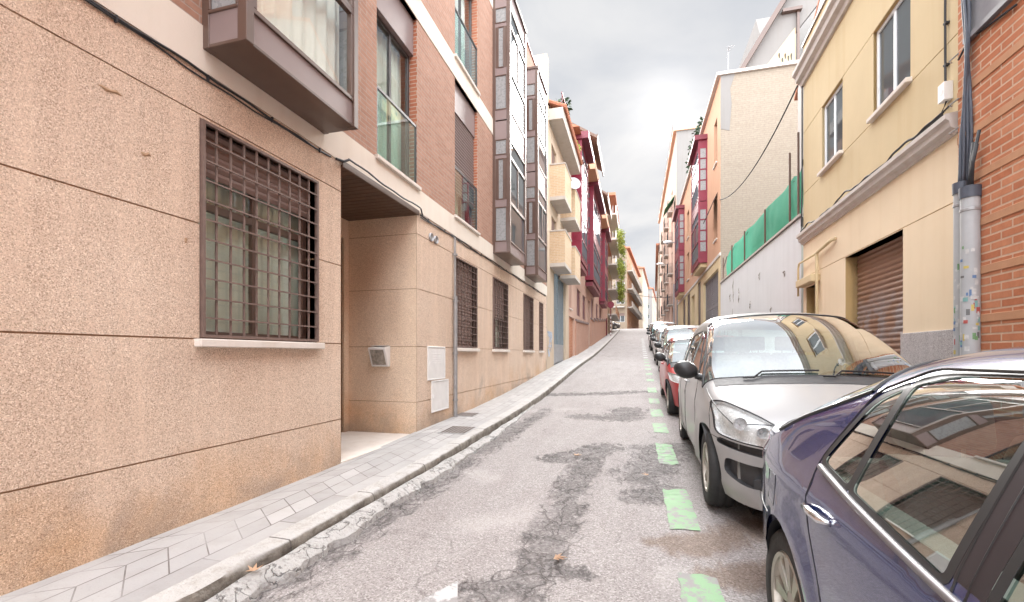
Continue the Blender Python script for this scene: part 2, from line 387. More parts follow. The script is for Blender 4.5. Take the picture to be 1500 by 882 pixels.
def m_asphalt():
    m, nt, b = newmat('worn asphalt'); n = NT(nt)
    a = n.attr('wear')['Color']; ch = n.N.new('ShaderNodeSeparateColor'); nt.links.new(a, ch.inputs[0])
    dark_, light_, brown_ = ch.outputs[0], ch.outputs[1], ch.outputs[2]
    p = n.sep()
    st = n.sep(n.voro(115, out='Color'))[0]
    agg = n.ramp(st, [(0, (.20, .18, .172)), (.3, (.30, .278, .268)), (.75, (.345, .322, .312)), (1, (.47, .445, .435))])
    col = n.mix(n.ramp(n.noise(.7, 6, .6), [(.3, 0.), (.7, .5)]), agg, n.mix(1, agg, (.83, .80, .80), 'MULTIPLY'))
    # wheel-track streaks that run along the street
    sk = n.noise(1, 6, .62, vec=n.comb(n.math('MULTIPLY', p[0], 3.2), n.math('MULTIPLY', p[1], .5), 0))
    col = n.mix(n.ramp(sk, [(.46, 0.), (.72, .5)]), col, n.mix(1, col, (.74, .70, .70), 'MULTIPLY'))
    # crumbled dark course: mask broken by two noises
    br = n.math('ADD', n.math('MULTIPLY', n.math('SUBTRACT', n.noise(1, 9, .74, dist=.6, vec=n.comb(n.math('MULTIPLY', p[0], 11), n.math('MULTIPLY', p[1], 4.5), 0)), .5), 2.5), n.math('MULTIPLY', n.math('SUBTRACT', n.noise(1.8, 4), .5), 1.0))
    dk = n.ramp(n.math('ADD', n.math('MULTIPLY', dark_, 1.0), n.math('MULTIPLY', br, n.math('MINIMUM', n.math('MULTIPLY', dark_, 3), 1))), [(.34, 0.), (.62, 1.)])
    dcol = n.ramp(n.sep(n.voro(55, out='Color'))[1], [(0, (.045, .04, .039)), (.65, (.11, .10, .098)), (1, (.25, .235, .23))])
    col = n.mix(n.math('MULTIPLY', dk, n.ramp(n.noise(3.5, 6, .65), [(.35, .35), (.62, .85)])), col, dcol)
    lt = n.ramp(n.math('ADD', light_, n.math('MULTIPLY', br, n.math('MINIMUM', n.math('MULTIPLY', light_, 3), .45))), [(.45, 0.), (1.0, .35)])
    col = n.mix(lt, col, n.mix(n.noise(30, 4), (.40, .37, .36), (.60, .57, .55)))
    bn = n.ramp(n.math('ADD', brown_, n.math('MULTIPLY', br, n.math('MINIMUM', n.math('MULTIPLY', brown_, 3), .6))), [(.3, 0.), (.7, .75)])
    col = n.mix(bn, col, n.mix(1, col, (.60, .47, .37), 'MULTIPLY'))
    # cracks: thin wandering lines, dense inside crumbled areas, few elsewhere
    wv = n.N.new('ShaderNodeVectorMath'); wv.operation = 'ADD'
    nz = n.N.new('ShaderNodeTexNoise'); nz.inputs['Scale'].default_value = 3.5; nz.inputs['Detail'].default_value = 6; nt.links.new(n.pos(), nz.inputs['Vector'])
    scl = n.N.new('ShaderNodeVectorMath'); scl.operation = 'SCALE'; nt.links.new(nz.outputs['Color'], scl.inputs[0]); scl.inputs['Scale'].default_value = .35
    nt.links.new(n.pos(), wv.inputs[0]); nt.links.new(scl.outputs[0], wv.inputs[1])
    e1 = n.voro(4.2, 'DISTANCE_TO_EDGE', vec=wv.outputs[0]); e2 = n.voro(.75, 'DISTANCE_TO_EDGE', vec=wv.outputs[0])
    c1 = n.math('MULTIPLY', n.ramp(e1, [(.0, 1.), (.035, 0.)]), n.ramp(n.math('ADD', dark_, n.math('MULTIPLY', br, .4)), [(.15, 0.), (.45, 1.)]))
    c2 = n.math('MULTIPLY', n.ramp(e2, [(.0, 1.), (.012, 0.)]), n.ramp(n.noise(1.1, 4), [(.52, 0.), (.60, .6)]))
    cr = n.math('MAXIMUM', c1, c2)
    col = n.mix(n.math('MULTIPLY', cr, .6), col, (.07, .06, .057))
    nt.links.new(col, b.inputs['Base Color']); b.inputs['Roughness'].default_value = .85; b.inputs['Specular IOR Level'].default_value = .3
    h = n.math('SUBTRACT', n.math('ADD', n.math('MULTIPLY', n.noise(130, 3), .5), n.math('MULTIPLY', n.math('SUBTRACT', 1, dk), .9)), cr)
    n.bump(n.math('ADD', h, n.math('MULTIPLY', n.noise(45, 3), n.math('ADD', .3, dk))), .7, .012, b)
    return m
M['asphalt'] = m_asphalt()
def m_paving(name, fold, col1, col2, gap):
    m, nt, b = newmat(name); n = NT(nt); p = n.sep()
    # concrete flags laid as chevrons against the wall, a straight course beside the kerb
    u = n.math('ADD', p[1], n.math('MULTIPLY', n.math('ABSOLUTE', n.math('SUBTRACT', p[0], fold)), .75)); v = p[0]
    def brick(vec, bw, bh, off):
        br = n.N.new('ShaderNodeTexBrick'); nt.links.new(vec, br.inputs['Vector']); br.inputs['Scale'].default_value = 1; br.offset = off
        br.inputs['Brick Width'].default_value = bw; br.inputs['Row Height'].default_value = bh; br.inputs['Mortar Size'].default_value = .005; br.inputs['Mortar Smooth'].default_value = .2
        br.inputs['Color1'].default_value = col1 + (1,); br.inputs['Color2'].default_value = col2 + (1,); br.inputs['Mortar'].default_value = gap + (1,); return br
    b1 = brick(n.comb(u, n.math('SUBTRACT', v, fold)), .24, .17, 0); b2 = brick(n.comb(p[1], n.math('ADD', v, 2.46)), .6, .2, .5)
    sel = n.math('GREATER_THAN', p[0], -2.46) if fold < 0 else n.math('LESS_THAN', p[0], 99)
    c = n.mix(sel, b1.outputs[0], b2.outputs[0]); fac = n.mix(sel, b1.outputs['Fac'], b2.outputs['Fac'])
    open_ = n.ramp(n.noise(2.3, 5), [(.40, .25), (.62, 1.)])
    base = n.mix(n.noise(1.3, 6, .6), col1, col2)
    c = n.mix(open_, base, c); c = n.mix(n.ramp(n.noise(.9, 5, .6), [(.5, 0.), (.7, .5)]), c, n.mix(1, c, (.80, .80, .83), 'MULTIPLY'))
    c = n.mix(n.ramp(n.noise(5, 7, .65), [(.48, 0.), (.75, .5)]), c, n.mix(1, c, (.78, .74, .70), 'MULTIPLY'))
    c = n.mix(n.ramp(n.noise(60, 3), [(.6, 0.), (.8, .5)]), c, n.mix(1, c, (.7, .68, .66), 'MULTIPLY'))
    nt.links.new(c, b.inputs['Base Color']); b.inputs['Roughness'].default_value = .8; b.inputs['Specular IOR Level'].default_value = .3
    n.bump(n.math('SUBTRACT', n.math('MULTIPLY', n.noise(80, 3), .25), fac), .6, .006, b)
    return m
M['paving'] = m_paving('pavement flags', -2.80, (.335, .325, .318), (.455, .445, .437), (.17, .15, .14))
M['paving_right'] = m_paving('pavement flags right', 2.7, (.335, .325, .318), (.455, .445, .437), (.17, .15, .14))
def m_kerb():
    m, nt, b = newmat('worn kerb stone'); n = NT(nt); p = n.sep()
    c = n.mix(n.noise(3, 6, .6), (.38, .365, .348), (.53, .52, .505))
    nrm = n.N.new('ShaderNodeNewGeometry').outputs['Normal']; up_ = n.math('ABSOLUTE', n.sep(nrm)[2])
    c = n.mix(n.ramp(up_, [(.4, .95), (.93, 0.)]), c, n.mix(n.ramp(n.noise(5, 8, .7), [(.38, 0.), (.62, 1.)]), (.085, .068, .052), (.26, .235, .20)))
    jt = n.math('LESS_THAN', n.math('ABSOLUTE', n.math('SUBTRACT', n.math('FRACT', n.math('DIVIDE', p[1], .98)), .5)), .007)
    c = n.mix(n.ramp(n.noise(9, 8, .7), [(.5, 0.), (.7, .6)]), c, n.mix(1, c, (.62, .55, .47), 'MULTIPLY'))
    c = n.mix(n.math('MULTIPLY', jt, .9), c, (.09, .08, .07))
    nt.links.new(c, b.inputs['Base Color']); b.inputs['Roughness'].default_value = .9
    n.bump(n.math('ADD', n.noise(60, 5), n.math('MULTIPLY', n.noise(12, 4), 1.3)), .7, .012, b)
    return m
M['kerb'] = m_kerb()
def m_gutter():
    m, nt, b = newmat('broken gutter concrete'); n = NT(nt)
    wv = n.N.new('ShaderNodeVectorMath'); wv.operation = 'ADD'; nz = n.N.new('ShaderNodeTexNoise'); nz.inputs['Scale'].default_value = 5; nz.inputs['Detail'].default_value = 6; nt.links.new(n.pos(), nz.inputs['Vector']); nt.links.new(n.pos(), wv.inputs[0]); nt.links.new(nz.outputs['Color'], wv.inputs[1])
    c = n.mix(n.noise(6, 8, .7), (.36, .345, .33), (.60, .59, .575)); c = n.mix(n.ramp(n.noise(28, 5, .7), [(.52, 0.), (.66, .6)]), c, (.20, .18, .16))
    e = n.ramp(n.voro(1.7, 'DISTANCE_TO_EDGE', vec=wv.outputs[0]), [(0, 1.), (.02, 0.)]); c = n.mix(n.math('MULTIPLY', e, .4), c, (.07, .06, .05))
    nt.links.new(c, b.inputs['Base Color']); b.inputs['Roughness'].default_value = .95
    n.bump(n.math('SUBTRACT', n.math('ADD', n.noise(40, 6, .7), n.noise(9, 4)), e), 1, .02, b); return m
M['gutter'] = m_gutter()
def m_paint(name, col):
    m, nt, b = newmat(name); n = NT(nt)
    wear = n.math('ADD', n.noise(9, 8, .7), n.math('MULTIPLY', n.noise(60, 3), .18))
    f = n.ramp(wear, [(.515, .0), (.60, 1.)])
    c = n.mix(n.noise(4, 4), tuple(x*.88 for x in col), col)
    c = n.mix(f, (.27, .255, .25), c)
    nt.links.new(c, b.inputs['Base Color']); b.inputs['Roughness'].default_value = .75
    n.bump(n.noise(110, 3), .5, .006, b)
    return m
M['green_paint'] = m_paint('green road paint', (.25, .41, .235))
M['white_road'] = m_paint('white road paint', (.50, .50, .50))
# ------------------------------------------------------------------ ground, road, pavements, kerbs
def frange(a, b, st):
    n = max(1, int(round((b-a)/st))); return [a + (b-a)*i/n for i in range(n+1)]
YS = [-60, -45, -30, -22, -16, -12, -9, -7, -5, -3.5, -2, -1] + frange(-.5, 14, .05) + frange(14.1, 24, .2)[0:] + frange(24.5, 70, .5) + frange(72, 130, 3) + [160, 220, 300, 420]
KL = -2.14                       # kerb face on the left
KR = 2.46
def kerb_r(Y): return KR + max(0, min(Y, 10))*.03
LAND = [-2.1]
def seg_d(p, a, b):
    ax, ay = a; bx, by = b; px, py = p; dx, dy = bx-ax, by-ay; L2 = dx*dx+dy*dy
    t = max(0, min(1, ((px-ax)*dx+(py-ay)*dy)/L2)) if L2 else 0
    return math.hypot(px-ax-t*dx, py-ay-t*dy)
def path(pxs): return [ongr(*q) for q in pxs]
DARK = [  # (road path, half width)
    (path([(330, 878), (420, 835), (515, 775), (585, 730), (650, 690), (700, 658), (735, 638)]), .20),
    (path([(540, 745), (600, 705), (660, 672)]), .17),
    (path([(715, 655), (760, 625), (800, 600)]), .14),
    (path([(725, 865), (780, 840), (800, 800), (820, 750), (838, 715), (862, 672), (885, 655)]), .15),
    (path([(770, 842), (830, 832), (860, 840)]), .07),
    (path([(815, 670), (850, 665), (890, 655)]), .20),
    (path([(935, 700), (955, 685), (975, 660), (990, 655)]), .25),
    (path([(930, 655), (1000, 650), (1025, 655)]), .10),
    (path([(940, 728), (965, 715)]), .16),
    (path([(795, 578), (870, 577), (948, 573)]), .20),
    (path([(860, 610), (910, 612), (918, 600)]), .30),
    (path([(770, 840), (785, 882)]), .06),
]
LIGHT = [(path([(700, 770), (760, 760), (790, 745)]), .22), (path([(970, 850), (990, 838)]), .14), (path([(750, 603), (830, 600)]), .3), (path([(690, 690), (720, 700)]), .2)]
BROWN = [(path([(1005, 800), (1060, 790), (1110, 770), (1160, 770)]), .16), (path([(1050, 845), (1075, 850), (1150, 830)]), .12), (path([(960, 795), (985, 790)]), .08)]
def wear(x, y):
    o = [0, 0, 0]
    if -1 < y < 16:
        for k, lst in enumerate((DARK, LIGHT, BROWN)):
            for pts, hw in lst:
                for i in range(len(pts)-1):
                    d = seg_d((x, y), pts[i], pts[i+1])
                    if d < hw*2: o[k] = max(o[k], 1 - d/(hw*2))
    return o
def sheet(name, xs_of, zf, mat, ys, kind='structure', attr=False):
    vs = []; cols = []; n = None
    for Y in ys:
        xs = xs_of(Y); n = len(xs)
        for x in xs:
            w = wear(x, Y) if attr else None
            z = zf(x, Y)
            if attr and -1 < Y < 16:
                z += .010*noise.noise(Vector((x*1.3, Y*1.3, 0))) + .004*noise.noise(Vector((x*6, Y*6, 3)))
                k = min(1, w[0]*1.6)
                z += -k*.014 + k*.016*noise.noise(Vector((x*14, Y*14, 9)))
            vs.append((x, Y, z))
            if attr: cols.append((w[0], w[1], w[2], 1))
    fs = [(i*n+k, i*n+k+1, (i+1)*n+k+1, (i+1)*n+k) for i in range(len(ys)-1) for k in range(n-1)]
    me = bpy.data.meshes.new(name); me.from_pydata(vs, [], fs); me.materials.append(mat)
    for p in me.polygons: p.use_smooth = True
    if attr:
        at = me.color_attributes.new('wear', 'FLOAT_COLOR', 'POINT')
        for i, c_ in enumerate(cols): at.data[i].color = c_
    me.update(); o = bpy.data.objects.new(name, me); C.objects.link(o); o['kind'] = kind
    return o
def road_xs(Y):
    l, r = KL+.0, kerb_r(Y)
    return [l + (r-l)*k/84 for k in range(85)]
sheet('road', road_xs, lambda x, Y: road(Y)-camber(x, Y), M['asphalt'], YS, attr=True)
sheet('ground', lambda Y: [-900, -300, -100, -40, -12, -3.0, 2.9, 12, 40, 100, 300, 900], lambda x, Y: pave(Y) - .30, M['roof_flat'],
      [-300, -120] + [y for y in YS if y < 0 or int(y*20) % 20 == 0] + [700, 1500])
PY = [y for y in YS if y <= 64]
sheet('pavement', lambda Y: [-3.07, -2.9, -2.8, -2.6, -2.46, KL-.17], lambda x, Y: pave(Y) + (.004 if x > -2.5 else .012)*noise.noise(Vector((x*2, Y*1.5, 0)))*.5, M['paving'], PY)
sheet('pavement', lambda Y: [kerb_r(Y)+.15, 2.9, 3.2, 3.6], lambda x, Y: pave(Y), M['paving_right'], PY)
sheet('cross_street', lambda Y: [-60, -30, -12, KL], lambda x, Y: road(Y)+.002, M['asphalt'], [y for y in YS if 64 <= y <= 82])
def kerb(name, side):
    ys = [y for y in YS if -30 <= y <= 64]; vs = []; n = 7
    for Y in ys:
        chip = max(0, noise.noise(Vector((Y*2.1, side*7, 1)))-.05)*.09 + max(0, noise.noise(Vector((Y*9, side*3, 5))))*.03 if Y < 16 else 0
        drop = max(0, noise.noise(Vector((Y*1.3, 4, side))))*.03 + max(0, noise.noise(Vector((Y*7, 4, side))))*.012 if Y < 16 else 0
        f = KL if side < 0 else kerb_r(Y); s = 1 if side < 0 else -1
        z0, z1 = road(Y)-.05, pave(Y)+.004
        for x, z in ((f-s*.172, z0), (f-s*.172, z1), (f-s*.08, z1), (f-s*(.016+chip), z1-.002-drop*.3), (f-s*(.006+chip*.8), z1-.012-drop), (f-s*chip*.5, z1-.05-drop*.5), (f, z0)):
            vs.append((x, Y, z))
    fs = [(i*n+k, i*n+k+1, (i+1)*n+k+1, (i+1)*n+k) for i in range(len(ys)-1) for k in range(n-1)]
    mb = MB(); mb.add(vs, fs); o = mb.build(name, M['kerb'], smooth=True, angle=50); o['kind'] = 'structure'
kerb('kerb', -1); kerb('kerb', 1)
# broken concrete gutter strip in front of the left kerb
gv = []; gy = [y for y in YS if .3 <= y <= 9.6]
for Y in gy:
    w = .13 + .06*noise.noise(Vector((Y*1.6, 2, 0))) + .06*noise.noise(Vector((Y*5, 8, 0))) + .03*noise.noise(Vector((Y*13, 1, 0)))
    w *= min(1, max(.15, (9.4-Y)/3))
    h = .072*min(1, max(.45, (8-Y)/4)) + .016*noise.noise(Vector((Y*3, 0, 4)))
    gap = .012 + .035*max(0, noise.noise(Vector((Y*2.4, 6, 0))))
    for k, (x, z) in enumerate(((gap, -.03), (gap, h), (gap+w*.5, h*.86+.006*noise.noise(Vector((Y*8, 3, 3)))), (gap+w*.93, h*.40+.01*noise.noise(Vector((Y*11, 5, 3)))), (gap+w, -.03))): gv.append((KL+x, Y, road(Y)+z))
mb = MB(); mb.add(gv, [(i*5+k, i*5+k+1, (i+1)*5+k+1, (i+1)*5+k) for i in range(len(gy)-1) for k in range(4)])
mb.build('gutter', M['gutter'], smooth=True, angle=45)['kind'] = 'structure'
# painted marks: they follow the road's skin a few millimetres up
def mark(mb, poly, y0, y1, n, edge=.0):
    pass
def strip(mb, xl, xr, y0, y1, up=.006, seed=0, m=0):
    ny = max(2, int((y1-y0)/.04)); nx = 8; vs = []
    for i in range(ny+1):
        Y = y0 + (y1-y0)*i/ny
        for k in range(nx+1):
            x = xl + (xr-xl)*k/nx
            jx = (.014*noise.noise(Vector((Y*9, seed, k > nx/2))) if k in (0, nx) else 0); jy = (.02*noise.noise(Vector((x*12, seed+5, i > 0))) if i in (0, ny) else 0)
            yy = Y+jy; xx = x+jx; w = wear(xx, yy); kk = min(1, w[0]*1.6)
            z = road(yy) + up
            if yy < 16: z += .010*noise.noise(Vector((xx*1.3, yy*1.3, 0))) + .004*noise.noise(Vector((xx*6, yy*6, 3))) - kk*.014 + kk*.016*noise.noise(Vector((xx*14, yy*14, 9)))
            vs.append((xx, yy, z))
    mb.add(vs, [(i*(nx+1)+k, i*(nx+1)+k+1, (i+1)*(nx+1)+k+1, (i+1)*(nx+1)+k) for i in range(ny) for k in range(nx)], m)
mb = MB()
GL = lambda Y: .325 + .0055*Y
dash = [ongr(1020, 905)[1], ongr(1015, 843)[1], ongr(994, 776)[1], ongr(988, 716)[1], ongr(975, 679)[1], ongr(970, 649)[1], ongr(963, 634)[1], ongr(961, 620)[1],
        ongr(960, 611)[1], ongr(958, 600)[1], ongr(956, 592)[1], ongr(955, 584)[1], ongr(953, 575)[1], ongr(952, 568)[1]]
for i in range(0, len(dash), 2):
    y0, y1 = dash[i], dash[i+1]; strip(mb, GL(y0)-.10, GL(y0)+.115, y0, y1, seed=i*3.7)
Y = dash[-1] + 1.25
while Y < 44:
    strip(mb, GL(Y)-.10, GL(Y)+.11, Y, Y+.55, seed=int(Y*3), m=0 if Y < 22 else 1); Y += 1.55
for Y0 in (-.6, -2.0): strip(mb, GL(0)-.1, GL(0)+.11, Y0, Y0+.5)
o = mb.build('parking_line', [M['green_paint'], M['white_road']]); o['kind'] = 'structure'
# tip of a white arrow on the lane
mb = MB()
tip = ongr(668, 856); bl = ongr(635, 884)
vs = []
for (x, y) in [(tip[0]+.01, tip[1]), (tip[0]-.13, tip[1]-.30), (tip[0]-.05, tip[1]-.30), (tip[0]-.05, tip[1]-1.3), (tip[0]+.06, tip[1]-1.3), (tip[0]+.06, tip[1]-.30), (tip[0]+.13, tip[1]-.30)]:
    vs.append((x, y, road(y)+.022))
mb.add(vs, [(0, 1, 2, 5, 6), (2, 3, 4, 5)]); mb.build('lane_arrow', M['white_road'])['kind'] = 'structure'
# ------------------------------------------------------------------ helpers: facades
def uniq(xs):
    xs = sorted(xs); o = [xs[0]]
    for x in xs[1:]:
        if x - o[-1] > 1e-4: o.append(x)
    return o
def wall(mb, F, a0, a1, z0, z1, holes=(), reveal=.14, d=0, m=0, mr=None, cut=0, lip=0):
    """facade skin with openings; each opening gets its reveals; lip = depth of a groove left above and below"""
    A = uniq([a0, a1] + [h for H in holes for h in H[:2] if a0 < h < a1] + ([a0 + cut*i for i in range(1, int((a1-a0)/cut)+1) if a0+cut*i < a1-1e-3] if cut else []))
    Z = uniq([z0, z1] + [h for H in holes for h in H[2:4] if z0 < h < z1])
    inside = lambda a, z: any(H[0]-1e-5 < a < H[1]+1e-5 and H[2]-1e-5 < z < H[3]+1e-5 for H in holes)
    idx = {}; vs = []; fs = []
    def V(a, z):
        k = (round(a, 4), round(z, 4))
        if k not in idx: idx[k] = len(vs); vs.append(F(a, d, z))
        return idx[k]
    for i in range(len(A)-1):
        for j in range(len(Z)-1):
            if not inside((A[i]+A[i+1])/2, (Z[j]+Z[j+1])/2):
                fs.append((V(A[i], Z[j]), V(A[i+1], Z[j]), V(A[i+1], Z[j+1]), V(A[i], Z[j+1])))
    mb.add(vs, fs, m)
    mr = m if mr is None else mr
    for H in holes:
        b0, b1 = max(H[0], a0), min(H[1], a1); y0, y1 = max(H[2], z0), min(H[3], z1)
        if b1-b0 < 1e-4 or y1-y0 < 1e-4: continue
        rv = H[4] if len(H) > 4 else reveal
        if H[0] >= a0: mb.quad(F(b0, d, y0), F(b0, d+rv, y0), F(b0, d+rv, y1), F(b0, d, y1), mr)
        if H[1] <= a1: mb.quad(F(b1, d, y0), F(b1, d+rv, y0), F(b1, d+rv, y1), F(b1, d, y1), mr)
        if H[2] >= z0: mb.quad(F(b0, d, y0), F(b1, d, y0), F(b1, d+rv, y0), F(b0, d+rv, y0), mr)
        if H[3] <= z1: mb.quad(F(b0, d, y1), F(b1, d, y1), F(b1, d+rv, y1), F(b0, d+rv, y1), mr)
    if lip:
        for z in (z0, z1):
            for i in range(len(A)-1):
                if not inside((A[i]+A[i+1])/2, z): mb.quad(F(A[i], d, z), F(A[i+1], d, z), F(A[i+1], d+lip, z), F(A[i], d+lip, z), m)
def foot_attr(o):
    me = o.data; at = me.attributes.new('foot', 'FLOAT', 'POINT'); off = Vector((0, 0, 0)); q = o.parent
    while q is not None: off += q.location; q = q.parent
    for i, v in enumerate(me.vertices):
        w = v.co + off; at.data[i].value = w.z - pave(w.y)
def bars(mb, F, a0, a1, z0, z1, d0, d1, w, va=(), hz=(), m=0):
    """a frame with bars at va (positions along) and hz (heights)"""
    mb.fbox(F, a0, a1, d0, d1, z0, z0+w, m); mb.fbox(F, a0, a1, d0, d1, z1-w, z1, m)
    mb.fbox(F, a0, a0+w, d0, d1, z0+w, z1-w, m); mb.fbox(F, a1-w, a1, d0, d1, z0+w, z1-w, m)
    for a in va: mb.fbox(F, a-w/2, a+w/2, d0+.002, d1-.002, z0+w, z1-w, m)
    for z in hz: mb.fbox(F, a0+w, a1-w, d0+.004, d1-.004, z-w/2, z+w/2, m)
def window(root, F, a0, a1, z0, z1, inset=.12, frame='dark_frame', pane='glass', w=.05, leaves=2, transom=None, sill=None, curtain=None, shutter=0, slat='shutter', grille=None, label=None, back=.12, detail=True):
    mb = MB(); va = [a0 + (a1-a0)*k/leaves for k in range(1, leaves)]
    bars(mb, F, a0, a1, z0, z1, inset, inset+.05, w, va, [transom] if transom else [])
    win = mb.build('window', M[frame], root, bevel=.004 if detail else 0)
    if label: win['label'] = label
    p = MB(); p.fbox(F, a0+w*.6, a1-w*.6, inset+.02, inset+.028, z0+w*.6, z1-w*.6); p.build('pane', M[pane], win)
    if curtain:
        c = MB(); n = max(4, int((a1-a0)/.03)); vs = []
        for i in range(n+1):
            a = a0 + (a1-a0)*i/n; dd = inset+back + .018*math.sin(a*47) + .012*math.sin(a*19+2)
            vs += [F(a, dd, z0), F(a, dd, z1)]
        c.add(vs, [(2*i, 2*i+2, 2*i+3, 2*i+1) for i in range(n)]); c.build('curtain', M[curtain], win, smooth=True)
    elif pane in ('glass', 'glass_green'):
        c = MB(); c.fbox(F, a0, a1, inset+.5, inset+.52, z0, z1); c.build('room_backing', M['room'], win)
    if shutter:
        s = MB(); zt = z1; zb = z1-(z1-z0)*shutter; n = max(2, int((zt-zb)/.055))
        for k in range(n):
            h = (zt-zb)/n; za = zb+h*k
            s.add([F(a0, inset-.035, za+h*.12), F(a1, inset-.035, za+h*.12), F(a1, inset-.047, za+h*.55), F(a0, inset-.047, za+h*.55), F(a1, inset-.035, za+h), F(a0, inset-.035, za+h), F(a1, inset-.028, za), F(a0, inset-.028, za)],
                  [(0, 1, 2, 3), (3, 2, 4, 5), (7, 6, 1, 0)])
        s.build('roller_shutter', M[slat], win)
    if sill:
        s = MB(); s.fbox(F, a0-.04, a1+.04, -sill, inset, z0-.062, z0-.003); s.build('sill', M['sill'], win, bevel=.006)
    if grille: grille(win)
    return win
def iron_grille(F, a0, a1, z0, z1, d=.03, n=10, rows=10, r=.008):
    def go(win):
        mb = MB(); w = .022
        bars(mb, F, a0, a1, z0, z1, d-.012, d+.02, w)
        for k in range(1, n): a = a0+(a1-a0)*k/n; mb.fbox(F, a-r*.8, a+r*.8, d, d+.014, z0+w, z1-w)
        for k in range(1, rows): z = z0+(z1-z0)*k/rows; mb.fbox(F, a0+w, a1-w, d-.011, d-.0005, z-r*.75, z+r*.75)
        mb.build('grille', M['grille'], win)
    return go
def bay(root, F, a0, a1, z0, floors, fh, proj, frame='brown_metal', panel='brown_panel', pane='glass_solid', sidepane='glass_frost', curtain=None, post=.07, roof='brown_metal', base=.28, detail=True, side_rows=None, front_rows=None, two=True):
    """glazed oriel: framed box with panes on the front and both sides, storey after storey"""
    zt = z0 + floors*fh
    fr = MB(); PN = []; cus = []
    dp = -proj
    for a in (a0, a1): fr.fbox(F, a-(post if a == a1 else 0), a+(post if a == a0 else 0), dp-.012, dp+post, z0, zt)
    for a, s in ((a0, 1), (a1, -1)): fr.fbox(F, min(a, a+s*post), max(a, a+s*post), -post*.9, .0, z0, zt)
    fr.fbox(F, a0+.004, a1-.004, dp+.004, 0, z0+.003, z0+.03); fr.fbox(F, a0-.02, a1+.02, dp-.03, 0, zt, zt+.07)
    fr_rows = front_rows or [(base, base+.82), (base+.87, base+1.82, 2), (base+1.87, fh-.42)]
    sd_rows = side_rows or [(base, base+.72), (base+.92, base+1.78, 'slit'), (base+1.9, fh-.42)]
    for k in range(floors):
        zb = z0 + k*fh
        edges = []
        for row in fr_rows:
            p, q = zb+row[0], zb+row[1]; edges.append((p, q))
            for u0, u1 in ([(a0+post, (a0+a1)/2-.021), ((a0+a1)/2+.021, a1-post)] if len(row) > 2 else [(a0+post, a1-post)]):
                q_ = MB(); q_.fbox(F, u0, u1, dp+.022, dp+.03, p, q); PN.append((q_, 'pane', pane))
            bars(fr, F, a0+post-.004, a1-post+.004, p-.028, q+.028, dp-.004, dp+.05, .04, [a0+(a1-a0)*.5] if len(row) > 2 else [])
        # front spandrels between panes
        zz = [zb+.03] + [e for pq in edges for e in pq] + [zb+fh]
        for i in range(0, len(zz), 2):
            if zz[i+1]-zz[i] > .07: q_ = MB(); q_.fbox(F, a0+post, a1-post, dp+.012, dp+.04, zz[i]+.0, zz[i+1]-.0); PN.append((q_, 'spandrel_panel', panel))
        for a, s in ((a0, 1), (a1, -1)):
            G = (lambda s, a: (lambda u, v, z: F(a+s*v, u, z)))(s, a)      # u runs from the front to the wall, v goes into the bay
            e2 = []
            for row in sd_rows:
                p, q = zb+row[0], zb+row[1]; e2.append((p, q))
                ua, ub = dp+post, -post*.9
                if len(row) > 2: mid = (ua+ub)/2; hw = (ub-ua)*.2; ua2, ub2 = mid-hw, mid+hw
                else: ua2, ub2 = ua+.012, ub-.012
                q_ = MB(); q_.fbox(G, ua2, ub2, .012, .02, p, q); PN.append((q_, 'side_pane', sidepane))
                bars(fr, G, ua2-.02, ub2+.02, p-.022, q+.022, -.003, .03, .024)
                if len(row) > 2:
                    for x0, x1 in ((ua, ua2-.018), (ub2+.018, ub)): fr.fbox(G, x0, x1, .006, .03, p-.02, q+.02)
            zz = [zb+.03] + [e for pq in e2 for e in pq] + [zb+fh]
            for i in range(0, len(zz), 2):
                if zz[i+1]-zz[i] > .05: q_ = MB(); q_.fbox(G, dp+post, -post*.9, .008, .03, zz[i]+.02*(i > 0), zz[i+1]-.02*(i < len(zz)-2)); PN.append((q_, 'side_panel', panel))
        fr.fbox(F, a0+post, a1-post, dp+.06, .0, zb+.035, zb+.06)
        if curtain:
            n = 60; vs = []
            for i in range(n+1):
                a = a0+.05+(a1-a0-.1)*i/n; dd = dp+.16 + .02*math.sin(a*41)+.012*math.sin(a*17)
                vs += [F(a, dd, zb+.1), F(a, dd, zb+fh-.1)]
            cu = MB(); cus.append(cu); cu.add(vs, [(2*i, 2*i+2, 2*i+3, 2*i+1) for i in range(n)])
        else: cu = MB(); cus.append(cu); cu.fbox(F, a0+.08, a1-.08, -.06, -.04, zb+.1, zb+fh-.1)
    o = fr.build('bay_window', M[frame], root, bevel=.004 if detail else 0)
    for q_, nm, mt in PN: q_.build(nm, M[mt], o)
    for cu in cus: cu.build('curtain' if curtain else 'room_backing', M[curtain or 'room'], o, smooth=bool(curtain))
    return o
def leafblob(mb, cen, rad, n, size, rnd, squash=1):
    for _ in range(n):
        u = Vector((rnd.gauss(0, 1), rnd.gauss(0, 1), rnd.gauss(0, 1))).normalized()*rnd.random()**.45
        p = Vector(cen) + Vector((u.x*rad[0], u.y*rad[1], u.z*rad[2]))
        d = Vector((rnd.uniform(-1, 1), rnd.uniform(-1, 1), rnd.uniform(-.8, .5))).normalized(); e = d.orthogonal().normalized()
        e = (Matrix.Rotation(rnd.uniform(0, 6.28), 3, d) @ e); s = size*rnd.uniform(.6, 1.3)
        mb.add([p, p+d*s*.5+e*s*.28, p+d*s, p+d*s*.5-e*s*.28], [(0, 1, 2, 3)])
def closed_shell(mb, F, a0, a1, z0, z1, depth, m=0):
    """the other sides of a building behind its facade skin"""
    for a in (a0, a1): mb.quad(F(a, 0, z0), F(a, depth, z0), F(a, depth, z1), F(a, 0, z1), m)
    mb.quad(F(a0, depth, z0), F(a1, depth, z0), F(a1, depth, z1), F(a0, depth, z1), m)

